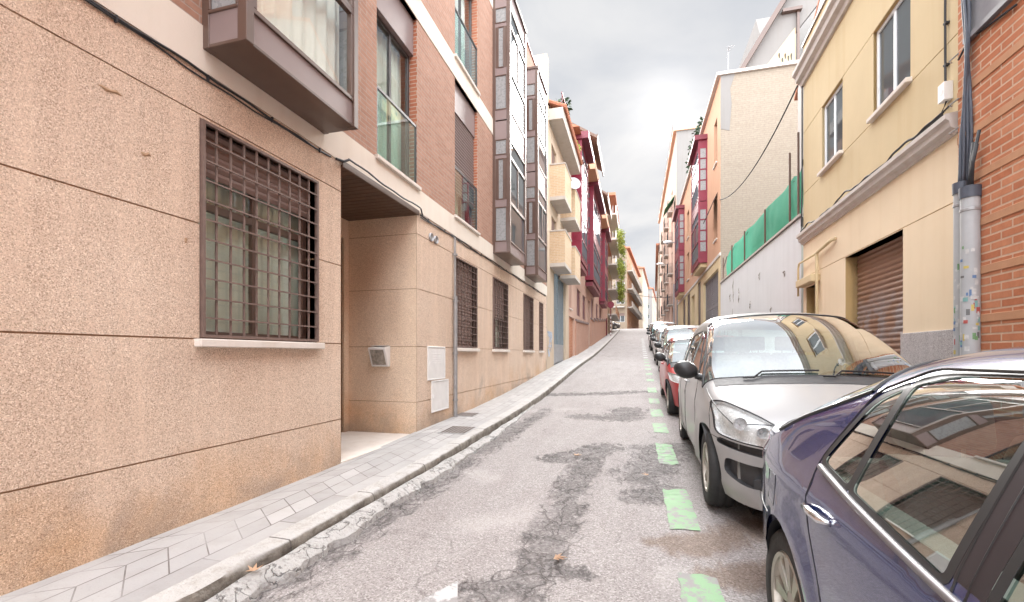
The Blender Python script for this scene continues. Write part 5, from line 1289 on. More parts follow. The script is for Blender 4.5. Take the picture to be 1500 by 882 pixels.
# ------------------------------------------------------------------ cars
def spline(tab, x):              # monotone cubic through a table
    n = len(tab)
    if x <= tab[0][0]: return tab[0][1]
    if x >= tab[-1][0]: return tab[-1][1]
    i = 0
    while tab[i+1][0] < x: i += 1
    def sl(k):
        if k <= 0: return (tab[1][1]-tab[0][1])/(tab[1][0]-tab[0][0])
        if k >= n-1: return (tab[-1][1]-tab[-2][1])/(tab[-1][0]-tab[-2][0])
        a = (tab[k][1]-tab[k-1][1])/(tab[k][0]-tab[k-1][0]); b = (tab[k+1][1]-tab[k][1])/(tab[k+1][0]-tab[k][0])
        return 0 if a*b <= 0 else 2*a*b/(a+b)
    h = tab[i+1][0]-tab[i][0]; t = (x-tab[i][0])/h
    return (2*t**3-3*t*t+1)*tab[i][1]+(t**3-2*t*t+t)*sl(i)*h+(-2*t**3+3*t*t)*tab[i+1][1]+(t**3-t*t)*sl(i+1)*h
def rounded(pts, r=.04, n=4):
    out = []; N = len(pts)
    for i in range(N):
        p0, p1, p2 = (Vector(pts[(i+k) % N][:2]) for k in (-1, 0, 1)); rr = pts[i][2] if len(pts[i]) > 2 else r
        a, b = p0-p1, p2-p1; rr = min(rr, a.length*.45, b.length*.45)
        if rr < .003: out.append(tuple(p1)); continue
        q0, q1 = p1+a.normalized()*rr, p1+b.normalized()*rr
        for k in range(n+1): t = k/n; out.append(tuple((1-t)**2*q0+2*t*(1-t)*p1+t*t*q1))
    return out
def grow(poly, d):               # push a convex-ish polygon outwards
    N = len(poly); ar = sum(poly[i][0]*poly[(i+1) % N][1]-poly[(i+1) % N][0]*poly[i][1] for i in range(N)); s = 1 if ar > 0 else -1; out = []
    for i in range(N):
        p0, p1, p2 = (Vector(poly[(i+k) % N]) for k in (-1, 0, 1)); a, b = (p1-p0), (p2-p1)
        if a.length < 1e-6 or b.length < 1e-6: out.append(tuple(p1)); continue
        n = Vector((a.y, -a.x)).normalized()+Vector((b.y, -b.x)).normalized()
        if n.length < .2: out.append(tuple(p1)); continue
        out.append(tuple(p1+n.normalized()*d*s*min(1.6, 2/n.length)))
    return out
def inpoly(p, poly):
    x, y = p; c = False; j = len(poly)-1
    for i in range(len(poly)):
        xi, yi = poly[i]; xj, yj = poly[j]
        if (yi > y) != (yj > y) and x < (xj-xi)*(y-yi)/(yj-yi)+xi: c = not c
        j = i
    return c
def cut(bm, poly, ax, ok):
    """score the outline of poly (in the plane of axes ax) into the faces that pass ok"""
    N = len(poly); e = .002
    b0 = min(p[0] for p in poly)-e; b1 = max(p[0] for p in poly)+e; c0 = min(p[1] for p in poly)-e; c1 = max(p[1] for p in poly)+e; cand = set()
    for f in bm.faces:
        xs = [v.co[ax[0]] for v in f.verts]
        if max(xs) < b0 or min(xs) > b1: continue
        ys = [v.co[ax[1]] for v in f.verts]
        if max(ys) < c0 or min(ys) > c1 or not ok(f): continue
        cand.add(f)
    for i in range(N):
        p, q = Vector(poly[i]), Vector(poly[(i+1) % N])
        if (q-p).length < 1e-5: continue
        lo = (min(p.x, q.x)-e, min(p.y, q.y)-e); hi = (max(p.x, q.x)+e, max(p.y, q.y)+e); fs = []
        for f in cand:
            if not f.is_valid: continue
            xs = [v.co[ax[0]] for v in f.verts]; ys = [v.co[ax[1]] for v in f.verts]
            if max(xs) < lo[0] or min(xs) > hi[0] or max(ys) < lo[1] or min(ys) > hi[1]: continue
            if ok(f): fs.append(f)
        if not fs: continue
        co = Vector((0, 0, 0)); co[ax[0]] = p.x; co[ax[1]] = p.y
        no = Vector((0, 0, 0)); no[ax[0]] = (q-p).y; no[ax[1]] = -(q-p).x
        geom = list({x for f in fs for x in (*f.verts, *f.edges)}) + fs
        ret = bmesh.ops.bisect_plane(bm, geom=geom, dist=1e-5, plane_co=co, plane_no=no.normalized())
        cand |= {x for x in ret['geom'] if isinstance(x, bmesh.types.BMFace)}; cand = {f for f in cand if f.is_valid}
def paint_in(bm, poly, ax, ok, mi, only=None):
    for f in bm.faces:
        if only is not None and f.material_index not in only: continue
        if ok(f):
            c = f.calc_center_median()
            if inpoly((c[ax[0]], c[ax[1]]), poly): f.material_index = mi
def extract(bm, mi, name, mat, parent, off=0, wallm=False, split=None):
    """the faces of one zone as a mesh of their own, moved off along the skin's normal"""
    fs = [f for f in bm.faces if f.material_index in (mi if isinstance(mi, tuple) else (mi,)) and (split is None or split(f.calc_center_median()))]
    if not fs: return None
    idx = {}; vs = []; nm = []; fl = []
    for f in fs:
        r = []
        for v in f.verts:
            if v not in idx: idx[v] = len(vs); vs.append(v.co.copy()); nm.append(v.normal.copy())
            r.append(idx[v])
        fl.append(r)
    base = [v.copy() for v in vs]
    if off: vs = [v+n*off for v, n in zip(vs, nm)]
    if wallm:
        k = len(vs); vs += base; used = set(fs)
        for f in fs:
            for e in f.edges:
                if sum(1 for g in e.link_faces if g in used) == 1: a, b = idx[e.verts[0]], idx[e.verts[1]]; fl.append([a, b, k+b, k+a])
    me = bpy.data.meshes.new(name); me.from_pydata([tuple(v) for v in vs], [], fl); me.materials.append(mat)
    for p in me.polygons: p.use_smooth = True
    if wallm: me.set_sharp_from_angle(angle=R(50))
    me.update(); o = bpy.data.objects.new(name, me); C.objects.link(o); o.parent = parent; return o

def m_paint_car(name, col, metal=.0, rough=.28, dust=.0, flake=.06):
    m, nt, b = newmat(name); n = NT(nt)
    oc = n.N.new('ShaderNodeTexCoord').outputs['Object']
    c = n.mix(n.noise(3, 6, .6, vec=oc), tuple(x*.93 for x in col), col)
    if dust:                     # road film on the lower body and rain marks
        z = n.sep(oc)[2]; f = n.math('MULTIPLY', n.math('SUBTRACT', .75, z, clamp=True), 1.1)
        f = n.math('MULTIPLY', n.math('ADD', f, .12), n.ramp(n.noise(9, 7, .7, vec=oc), [(.3, .3), (.75, 1.)]))
        c = n.mix(n.math('MULTIPLY', f, dust, clamp=True), c, (.33, .29, .25))
        nt.links.new(n.math('ADD', rough, n.math('MULTIPLY', f, .35), clamp=True), b.inputs['Roughness'])
        nt.links.new(n.math('SUBTRACT', .5, n.math('MULTIPLY', f, .4, clamp=True), clamp=True), b.inputs['Coat Weight'])
    else: b.inputs['Roughness'].default_value = rough; b.inputs['Coat Weight'].default_value = 1
    nt.links.new(c, b.inputs['Base Color']); b.inputs['Metallic'].default_value = metal
    b.inputs['Coat Roughness'].default_value = .03; b.inputs['Coat IOR'].default_value = 1.55
    return m
M['car_glass'] = glass('car glass', (.62, .76, .71), 4.8, 1.52)
M['pillar'] = plain('black pillar film', (.035, .028, .032), .35, 0, .4, var=.2)
M['headlamp_glass'] = glass('headlamp lens', (.93, .95, .95), 1.0, 1.45)
M['rubber'] = plain('tyre rubber', (.032, .031, .031), .8, var=.35, vscale=14, bump=.3, bscale=90)
M['trim'] = plain('black trim', (.022, .022, .024), .45, var=.2)
M['trim_grey'] = plain('dark grey plastic', (.055, .056, .06), .55, var=.25, vscale=15)
M['rim'] = plain('dusty alloy', (.46, .43, .38), .35, .75, var=.25, vscale=9)
M['chrome'] = plain('bright metal', (.75, .76, .77), .12, 1, var=.05)
M['reflector'] = plain('headlamp reflector', (.78, .79, .80), .25, .25, var=.3, vscale=30, bump=.6, bscale=45)
M['cloth'] = plain('grey seat cloth', (.20, .20, .20), .95, var=.3, vscale=25)
M['lining'] = plain('pale roof lining', (.42, .41, .39), .95, var=.06)
M['red_lens'] = plain('red lamp lens', (.42, .02, .02), .12, 0, .6, var=.2, coat=.8)
M['door_card'] = plain('grey beige door card', (.30, .29, .27), .9, var=.15)
M['dash'] = plain('dashboard', (.15, .15, .15), .8, var=.2)

def wheel(root, x, y, rad, wid, side, spokes, rimr=.66, smat='rim', blades=.5):
    W = rad; hw = wid/2; s = side
    mb = MB(); pr = [(rimr*W, -hw*.9), (rimr*W+.02, -hw), (W*.93, -hw), (W*.985, -hw*.82), (W, -hw*.5), (W-.006, -hw*.33), (W-.006, -hw*.27), (W, -hw*.22), (W, hw*.22), (W-.006, hw*.27), (W-.006, hw*.33), (W, hw*.5), (W*.985, hw*.82), (W*.93, hw), (rimr*W+.02, hw), (rimr*W, hw*.9)]
    mb.lathe(pr, (x, y, rad), (s, 0, 0), 48); t = mb.build('wheel', M['rubber'], root, smooth=True, angle=50, world_coords=False)
    mb = MB(); mb.lathe([(rimr*W+.002, hw*.9), (rimr*W-.004, hw*.98), (rimr*W-.02, hw*.93), (rimr*W-.03, hw*.55), (rimr*W-.035, -hw*.8)], (x, y, rad), (s, 0, 0), 40)
    mb.lathe([(0, hw*.82), (.045, hw*.80), (.06, hw*.72), (.062, hw*.4)], (x, y, rad), (s, 0, 0), 24)
    r1 = rimr*W-.018
    for k in range(spokes):
        th = 2*math.pi*k/spokes; w0, w1 = blades*.5*r1*2*math.pi/spokes*.35, blades*.5*r1*2*math.pi/spokes
        P = lambda r, w, h: (x+s*h, y+r*math.cos(th)-w*math.sin(th), rad+r*math.sin(th)+w*math.cos(th))
        mb.add([P(.05, -w0, hw*.62), P(.05, w0, hw*.62), P(.05, -w0, hw*.79), P(.05, w0, hw*.79), P(r1, -w1, hw*.55), P(r1, w1, hw*.55), P(r1, -w1*.8, hw*.86), P(r1, w1*.8, hw*.86)], [(0, 1, 5, 4), (2, 6, 7, 3), (0, 4, 6, 2), (1, 3, 7, 5), (0, 2, 3, 1), (4, 5, 7, 6)])
    mb.build('rim', M[smat], t, smooth=True, angle=35, world_coords=False)
    mb = MB(); mb.lathe([(0, hw*.2), (r1, hw*.2), (r1, -hw*.5)], (x, y, rad), (s, 0, 0), 24); mb.build('brake_disc', M['trim_grey'], t, world_coords=False)
    return t

def make_car(P, label, cat, X, Y, slope, name='parked_car', group=None, flip=False):
    root = thing(name, label, cat, (X, Y, road(Y)-camber(X, Y+2)), (math.atan(slope), 0, math.pi if flip else 0), group=group)
    paint = P['paint']; lo = P.get('lod', 1)
    # --- centre line of the car from the chin over the roof to the rear skirt
    prof = P['prof']; st = []; flag = {}
    n = len(prof)
    for i in range(n-1):
        p0, p1, p2, p3 = (Vector(prof[max(0, min(n-1, i+k))][:2]) for k in (-1, 0, 1, 2)); L = (p2-p1).length; k = max(2, int(L/(P.get('step', .045))))
        if i == 0: st.append((p1.x, p1.y)); flag[prof[0][2] if len(prof[0]) > 2 else ''] = 0
        a1 = (p1-p0).length or L; a3 = (p3-p2).length or L
        m1 = (p2-p0)/(a1+L)*L if i else (p2-p1); m2 = (p3-p1)/(a3+L)*L if i < n-2 else (p2-p1)
        if len(prof[i]) > 3: m1 = (p2-p1)
        if len(prof[i+1]) > 3: m2 = (p2-p1)
        for j in range(1, k+1):
            t = j/k; q = (2*t**3-3*t*t+1)*p1+(t**3-2*t*t+t)*m1+(-2*t**3+3*t*t)*p2+(t**3-t*t)*m2; st.append((q.x, q.y))
        if len(prof[i+1]) > 2 and prof[i+1][2]: flag[prof[i+1][2]] = len(st)-1
    pw, wf, rr, cr, bw, zb = P['plan'], P['wf'], P['r'], P['crown'], P['bow'], P['zb']
    waist = P.get('waist')
    def side_x(s, z):
        x = spline(pw, s)*spline(wf, z)
        if waist:
            for zc, wd, am in waist: x += am*math.exp(-((z-zc)/wd)**2)
        for ac in P['axles']:    # swelling round the arches
            d = math.hypot(s-ac, z-P['rad']); x += .018*math.exp(-((d-P['arch'])/.07)**2)
        return x
    N1, N2, N3 = (22, 8, 9) if lo == 1 else (12, 5, 5)
    grid = []
    for i, (s, zt) in enumerate(st):
        u = s; c = spline(cr, u); r = spline(rr, u); b = spline(zb, u) if isinstance(zb, list) else zb
        H = max(.01, zt-b); c = min(c, H*.3); r = min(r, H*.5); zs = zt-c-r; bo = spline(bw, u); row = []
        w = max(.05, side_x(u, zs))
        for k in range(N1): z = b+(zs-b)*k/N1; row.append((side_x(u, z), z))
        xe = side_x(u, zs); x0 = max(.05, side_x(u, zt-c)); px_, pz = x0, zt-c; qx = max(.02, x0-r*1.25); qz = zt-c*(qx/x0)**2
        for k in range(N2): t = k/N2; row.append(((1-t)**2*xe+2*t*(1-t)*px_+t*t*qx, (1-t)**2*zs+2*t*(1-t)*pz+t*t*qz))
        for k in range(N3+1): x = qx*(1-k/N3); row.append((x, zt-c*(x/x0)**2))
        hw = max(x for x, z in row); full = [(-x, z) for x, z in row] + [(x, z) for x, z in row[:-1]][::-1]
        grid.append([(x, s+bo*(x/hw)**2, z) for x, z in full])
    nc = len(grid[0]); NS = N1+N2
    bm = bmesh.new(); V = [[bm.verts.new(p) for p in row] for row in grid]
    fw, rt_, rg, rb = flag.get('ws0', -1), flag.get('ws1', -1), flag.get('rw0', -1), flag.get('rw1', -1)
    TOPM, SIDE, WIN, TRIM, DOORF, DOORR, HEAD, GRL, TAIL, PLA, SCR, REAR, LOW = range(13)
    cw = P.get('screen_in', 1)
    for i in range(len(grid)-1):
        for k in range(nc-1):
            q = [V[i][k], V[i][k+1], V[i+1][k+1], V[i+1][k]]
            f = bm.faces.new(q); f.smooth = True
            top = NS-1 <= k < nc-NS; f.material_index = TOPM if top else SIDE
            if NS-N2+cw <= k < nc-NS+N2-cw-1:
                if fw <= i < rt_: f.material_index = SCR
                elif rg <= i < rb: f.material_index = REAR
    bmesh.ops.recalc_face_normals(bm, faces=bm.faces)
    if sum(f.normal.z for f in bm.faces if f.material_index == TOPM) < 0: bmesh.ops.reverse_faces(bm, faces=bm.faces)
    bm.normal_update()
    # --- score and sort the zones
    side_ok = lambda f: f.material_index not in (SCR, REAR) and abs(f.calc_center_median().x) > .42 and abs(f.normal.x) > .3
    YZ = (1, 2)
    # wheel arches
    for ac in P['axles']:
        poly = [(ac+P['arch']*math.cos(2*math.pi*k/40), P['rad']+.015+P['arch']*math.sin(2*math.pi*k/40)) for k in range(40)]
        ok = lambda f: abs(f.calc_center_median().x) > .45
        cut(bm, poly, YZ, ok); dl = [f for f in bm.faces if ok(f) and inpoly(f.calc_center_median()[1:], poly)]; bmesh.ops.delete(bm, geom=dl, context='FACES')
    for poly in P['doors']:
        pp = rounded(poly, .05); cut(bm, pp, YZ, side_ok); paint_in(bm, pp, YZ, side_ok, DOORF if poly is P['doors'][0] else DOORR, (SIDE, TOPM))
    for wi, poly in enumerate(P['windows']):
        pp = rounded(poly, .03, 3); g = grow(pp, P.get('trimw', .022))
        for q in (g, pp): cut(bm, q, YZ, side_ok)
        paint_in(bm, g, YZ, side_ok, 50+wi, (SIDE, TOPM, DOORF, DOORR)); paint_in(bm, pp, YZ, side_ok, 30+wi, (SIDE, TOPM, 50+wi, DOORF, DOORR))
    for poly in P.get('pillars', []): cut(bm, poly, YZ, side_ok); paint_in(bm, poly, YZ, side_ok, 90, (SIDE, TOPM, DOORF, DOORR))
    XZ = (0, 2); L = P['L']
    def both(poly): return [poly, [(-x, z) for x, z, *r in poly][::-1]] if True else 0
    for key, mi, end in (('head', HEAD, 0), ('grill', GRL, 0), ('tail', TAIL, 1)):
        for gi, poly in enumerate(P.get(key, [])):
            if key == 'grill': mi = 70+gi
            ok = (lambda f: f.calc_center_median().y < P.get('headmax', .95) and f.normal.y < -.02 and f.material_index in (TOPM, SIDE)) if end == 0 else (lambda f: f.calc_center_median().y > L-.5 and f.normal.y > .02 and f.material_index in (TOPM, SIDE))
            one = rounded(poly, .03, 3)
            for pp in ([one] if min(x for x, z in one) < 0 else [one, [(-x, z) for x, z in one][::-1]]):
                if key == 'head' and P.get('headgap'): g_ = grow(pp, .009); cut(bm, g_, XZ, ok); paint_in(bm, g_, XZ, ok, 91)
                ok2 = (lambda f: ok(f) or f.material_index == 91) if end == 0 and False else ok
                hk = (lambda f: f.material_index == 91 or ok(f)) if key == 'head' else ok
                cut(bm, pp, XZ, hk); paint_in(bm, pp, XZ, hk, mi)
    bm.normal_update()
    # --- meshes
    extract(bm, (TOPM, SIDE), 'body', paint, root)
    for mi in (DOORF, DOORR):
        for sg in (-1, 1):
            d = extract(bm, mi, 'door', paint, root, split=lambda c: c.x*sg > 0)
            if d is None: continue
            hy, hz = P['handles'][0 if mi == DOORF else 1]; x = side_x(hy, hz); mb = MB()
            pts = [(sg*(x-.005), hy-.085+P['bowf'](hy), hz), (sg*(x+.024), hy-.065+P['bowf'](hy), hz+.005), (sg*(x+.03), hy+P['bowf'](hy), hz+.008), (sg*(x+.024), hy+.065+P['bowf'](hy), hz+.005), (sg*(x-.005), hy+.085+P['bowf'](hy), hz)]
            mb.tube(pts, [.010, .013, .014, .013, .010], 10); h = mb.build('handle', P.get('handle_mat', paint), d, smooth=True, world_coords=False)
            # dark gap round the door
            pp = rounded(P['doors'][0 if mi == DOORF else 1], .05); pts = [Vector((sg*(side_x(s, z)+.0005), s+P['bowf'](s), z)) for s, z in pp]
            fine = []
            for a, b in zip(pts, pts[1:]+pts[:1]):
                k = max(1, int((b-a).length/.05))
                for j in range(k): q = a.lerp(b, j/k); s_ = q.y-P['bowf'](q.y); fine.append((sg*(side_x(s_, q.z)-.0015), q.y, q.z))
            if lo == 1: mb = MB(); mb.tube(fine+fine[:1], .0042, 5, cap=False); mb.build('door_gap', M['trim'], d, world_coords=False)
    for sg in (-1, 1):
        for wi in range(len(P['windows'])):
            w = extract(bm, 30+wi, 'side_window', M['car_glass'], root, off=-.004, split=lambda c: c.x*sg > 0)
            extract(bm, 50+wi, 'window_trim', P.get('trim_mat', M['trim']), w if w else root, off=.001, wallm=True, split=lambda c: c.x*sg > 0)
    for sg in (-1, 1): extract(bm, 90, 'door_pillar', M['pillar'], root, off=.001, split=lambda c: c.x*sg > 0)
    extract(bm, SCR, 'windscreen', M['car_glass'], root, off=-.001)
    extract(bm, REAR, 'rear_window', M['car_glass'], root, off=-.001)
    for sg in (-1, 1):
        extract(bm, 91, 'headlight_seal', M['trim'], root, off=-.004, wallm=True, split=lambda c: c.x*sg > 0)
        h = extract(bm, HEAD, 'headlight', M['headlamp_glass'], root, off=.002, split=lambda c: c.x*sg > 0)
        if h is not None:
            extract(bm, HEAD, 'reflector', M['reflector'], h, off=-.03, wallm=True, split=lambda c: c.x*sg > 0)
            for (bx, by, bz, br) in P.get('bulbs', []):
                mb = MB(); mb.lathe([(br, -.045), (br*1.02, -.05), (br*.98, -.03), (br*.7, .0), (br*.25, .02), (br*.24, -.02), (0, -.03)], (sg*bx, by, bz), (0, 1, .0), 24); mb.build('lamp_bowl', M['reflector'], h, smooth=True, world_coords=False)
        extract(bm, TAIL, 'tail_light', P.get('tail_mat', M['red_lens']), root, off=.003, wallm=True, split=lambda c: c.x*sg > 0)
    for gi, g_ in enumerate(P.get('grill', [])):
        for sg in ((-1, 1) if min(q[0] for q in g_) > 0 else (0,)): extract(bm, 70+gi, 'grille', M['trim_grey'], root, off=-.045, wallm=True, split=(lambda c: c.x*sg > 0) if sg else None)
    # screen surrounds: black band along the edges of both screens
    for a, b in ((fw, rt_), (rg, rb)):
        if a < 0: continue
        k0, k1 = NS-N2+cw, nc-NS+N2-cw-1; mb = MB(); ring = [grid[i][k0] for i in range(a, b+1)]+[grid[b][k] for k in range(k0, k1+1)]+[grid[i][k1] for i in range(b, a-1, -1)]+[grid[a][k] for k in range(k1, k0-1, -1)]
        mb.tube(ring, .009, 6, cap=False); mb.build('screen_seal', M['trim'], root, smooth=True, world_coords=False)
    if P.get('hood') and lo == 1:
        for pts in P['hood'](grid, flag, N1, N2, nc): mb = MB(); mb.tube(pts, .004, 5); mb.build('panel_gap', M['trim'], root, world_coords=False)
    # --- inside: floor tub, dashboard, seats, lining
    a0, a1 = P['cabin']; hwid = min(spline(pw, a0), spline(pw, a1))-.14; zbelt = P['belt']-.06
    mb = MB(); mb.box(-hwid, hwid, a0, a1, .2, .28); mb.box(-hwid-.05, -hwid+.03, a0, a1, .28, zbelt); mb.box(hwid-.03, hwid+.05, a0, a1, .28, zbelt); mb.box(-hwid, hwid, a1-.1, a1, .28, zbelt-.02); mb.box(-hwid, hwid, .35, a0+.02, .3, P['belt']-.22)
    o = mb.build('cabin_tub', M['door_card'], root, world_coords=False)
    mb = MB(); mb.prism(lambda u, v, z: (v, u, z), [(a0-.25, zbelt-.05), (a0+.28, zbelt+.03), (a0+.36, zbelt-.06), (a0+.30, .45), (a0-.2, .45)], -hwid, hwid); mb.build('dashboard', M['dash'], root, world_coords=False, bevel=.03)
    mb = MB(); sx = P.get('steer', .36); cyl = [(sx+.18*math.cos(t), a0+.52+.07*math.sin(t), zbelt-.02+.17*math.sin(t)) for t in [2*math.pi*k/28 for k in range(29)]]
    mb.tube(cyl, .014, 8, cap=False); mb.tube([(sx-.17, a0+.52, zbelt-.02), (sx+.17, a0+.52, zbelt-.02)], .016, 6); mb.tube([(sx, a0+.3, zbelt-.08), (sx, a0+.52, zbelt-.02)], .03, 8); mb.build('steering_wheel', M['trim'], root, smooth=True, world_coords=False)
    ztop = P['roof']
    for sy, xs in ((P['seat1'], (-.37, .37)), (P['seat2'], (-.40, 0, .40))):
        for x in xs:
            w = .24 if sy == P['seat1'] else .2; mb = MB()
            mb.prism(lambda u, v, z: (x+v, u, z), rounded([(sy-.5, .42), (sy-.02, .40), (sy+.20, ztop-.44), (sy+.13, ztop-.42), (sy+.0, ztop-.50), (sy-.12, .56), (sy-.5, .55)], .05, 3), -w, w); st_ = mb.build('seat', M['cloth'], root, world_coords=False, bevel=.03)
            mb = MB(); hz = ztop-.40
            mb.prism(lambda u, v, z: (x+v, u, z), rounded([(sy+.13, hz), (sy+.24, hz), (sy+.26, hz+.17), (sy+.16, hz+.19)], .045, 4), -.13, .13); mb.tube([(x-.06, sy+.18, hz-.06), (x-.06, sy+.18, hz+.03)], .008, 6); mb.tube([(x+.06, sy+.18, hz-.06), (x+.06, sy+.18, hz+.03)], .008, 6); mb.build('headrest', M['cloth'], st_, world_coords=False, bevel=.02)
    # lining: the roof skin again, 3 cm further in
    ln = [f for f in bm.faces if f.material_index == TOPM and rt_ >= 0 and st[rt_][0]-.05 < f.calc_center_median().y < (st[rg][0] if rg > 0 else L)+.05 and f.normal.z > .5]
    for f in ln: f.material_index = 20
    extract(bm, 20, 'roof_lining', M['lining'], root, off=-.03)
    # --- wheels, arches, mirrors, wipers
    for ac in P['axles']:
        for sg in (-1, 1):
            xo = spline(pw, ac)-.012; wheel(root, sg*(xo-.105), ac, P['rad'], .205, sg, P.get('spokes', 9) if lo == 1 else 7, P.get('rimr', .66), blades=P.get('blades', .5))
            mb = MB(); k = 24; vs = []
            for j in range(k+1):
                th = math.pi*(-.12+1.24*j/k); y, z = ac+(P['arch']+.004)*math.cos(th), P['rad']+.015+(P['arch']+.004)*math.sin(th); xs_ = side_x(ac, min(z, .75)) if z < 1.2 else xo
                vs += [(sg*(side_x(y, z)-.004), y+P['bowf'](y), z), (sg*(xo-.34), y, z)]
            mb.add(vs, [(2*j, 2*j+1, 2*j+3, 2*j+2) for j in range(k)]); mb.add([(sg*(xo-.34), ac+P['arch']*math.cos(2*math.pi*j/k), P['rad']+P['arch']*math.sin(2*math.pi*j/k)) for j in range(k)], [tuple(range(k))]); mb.build('wheel_arch', M['trim'], root, smooth=True, angle=40, world_coords=False)
    my, mz = P['mirror']
    for sg in (-1, 1):
        x = side_x(my, mz)-.03; mb = MB()
        mb.tube([(sg*(x-.02), my, mz), (sg*(x+.07), my-.01, mz+.015)], [.035, .028], 8)
        ring = []; 
        for (u, rx, rz) in ((-.085, .02, .02), (-.075, .075, .05), (-.04, .105, .078), (.02, .115, .088), (.045, .112, .085)):
            ring.append([(sg*(x+.155+rx*math.cos(t)*(1)), my+u, mz+.075+rz*math.sin(t)+.012*math.cos(t)) for t in [2*math.pi*k/18 for k in range(18)]])
        vs = [p for r_ in ring for p in r_]; fs = [(i*18+k, i*18+(k+1) % 18, (i+1)*18+(k+1) % 18, (i+1)*18+k) for i in range(4) for k in range(18)]+[tuple(range(17, -1, -1))]
        mb.add(vs, fs); m_ = mb.build('wing_mirror', P.get('mirror_mat', paint), root, smooth=True, world_coords=False)
        mb = MB(); mb.add([(p[0], p[1]-.004, p[2]) for p in ring[-1]], [tuple(range(18))]); mb.build('mirror_glass', M['chrome'], m_, world_coords=False)
    if fw >= 0:
        i0 = fw-1; mb = MB()
        for k0, k1 in (((NS+2), nc//2+1), (nc//2, nc-NS-2)):
            pts = [(grid[i0+ (2 if k > k0+1 else 0)][k][0], grid[i0+(2 if k > k0+1 else 0)][k][1], grid[i0+(2 if k > k0+1 else 0)][k][2]+.018) for k in range(k0, k1)]
            if len(pts) > 2: mb.tube(pts, .008, 5)
        mb.build('wiper', M['trim'], root, world_coords=False)
        # cowl panel below the screen
        i0 = fw; cp = [grid[max(0, i0-3)][k] for k in range(NS-2, nc-NS+2)]; cq = [grid[i0][k] for k in range(NS-2, nc-NS+2)]; n_ = len(cp)
        mb = MB(); mb.add([(x, y, z+.004) for x, y, z in cp+cq], [(k, k+1, n_+k+1, n_+k) for k in range(n_-1)]); mb.build('cowl', M['trim_grey'], root, smooth=True, world_coords=False)
    if P.get('plate'):
        for yy, sg in ((P['plate'][0], -1),): mb = MB(); mb.box(-.26, .26, yy-.012, yy, P['plate'][1]-.055, P['plate'][1]+.055); mb.build('number_plate', M['white_paint'], root, world_coords=False, bevel=.004)
    mb = MB(); mb.box(-hwid+.05, hwid-.05, .35, L-.35, .17, .21); mb.build('underbody', M['trim'], root, world_coords=False)
    bm.free()
    return root, side_x, grid, flag
def slope_at(Y, L=3.0): return (road(Y+L)-road(Y))/L

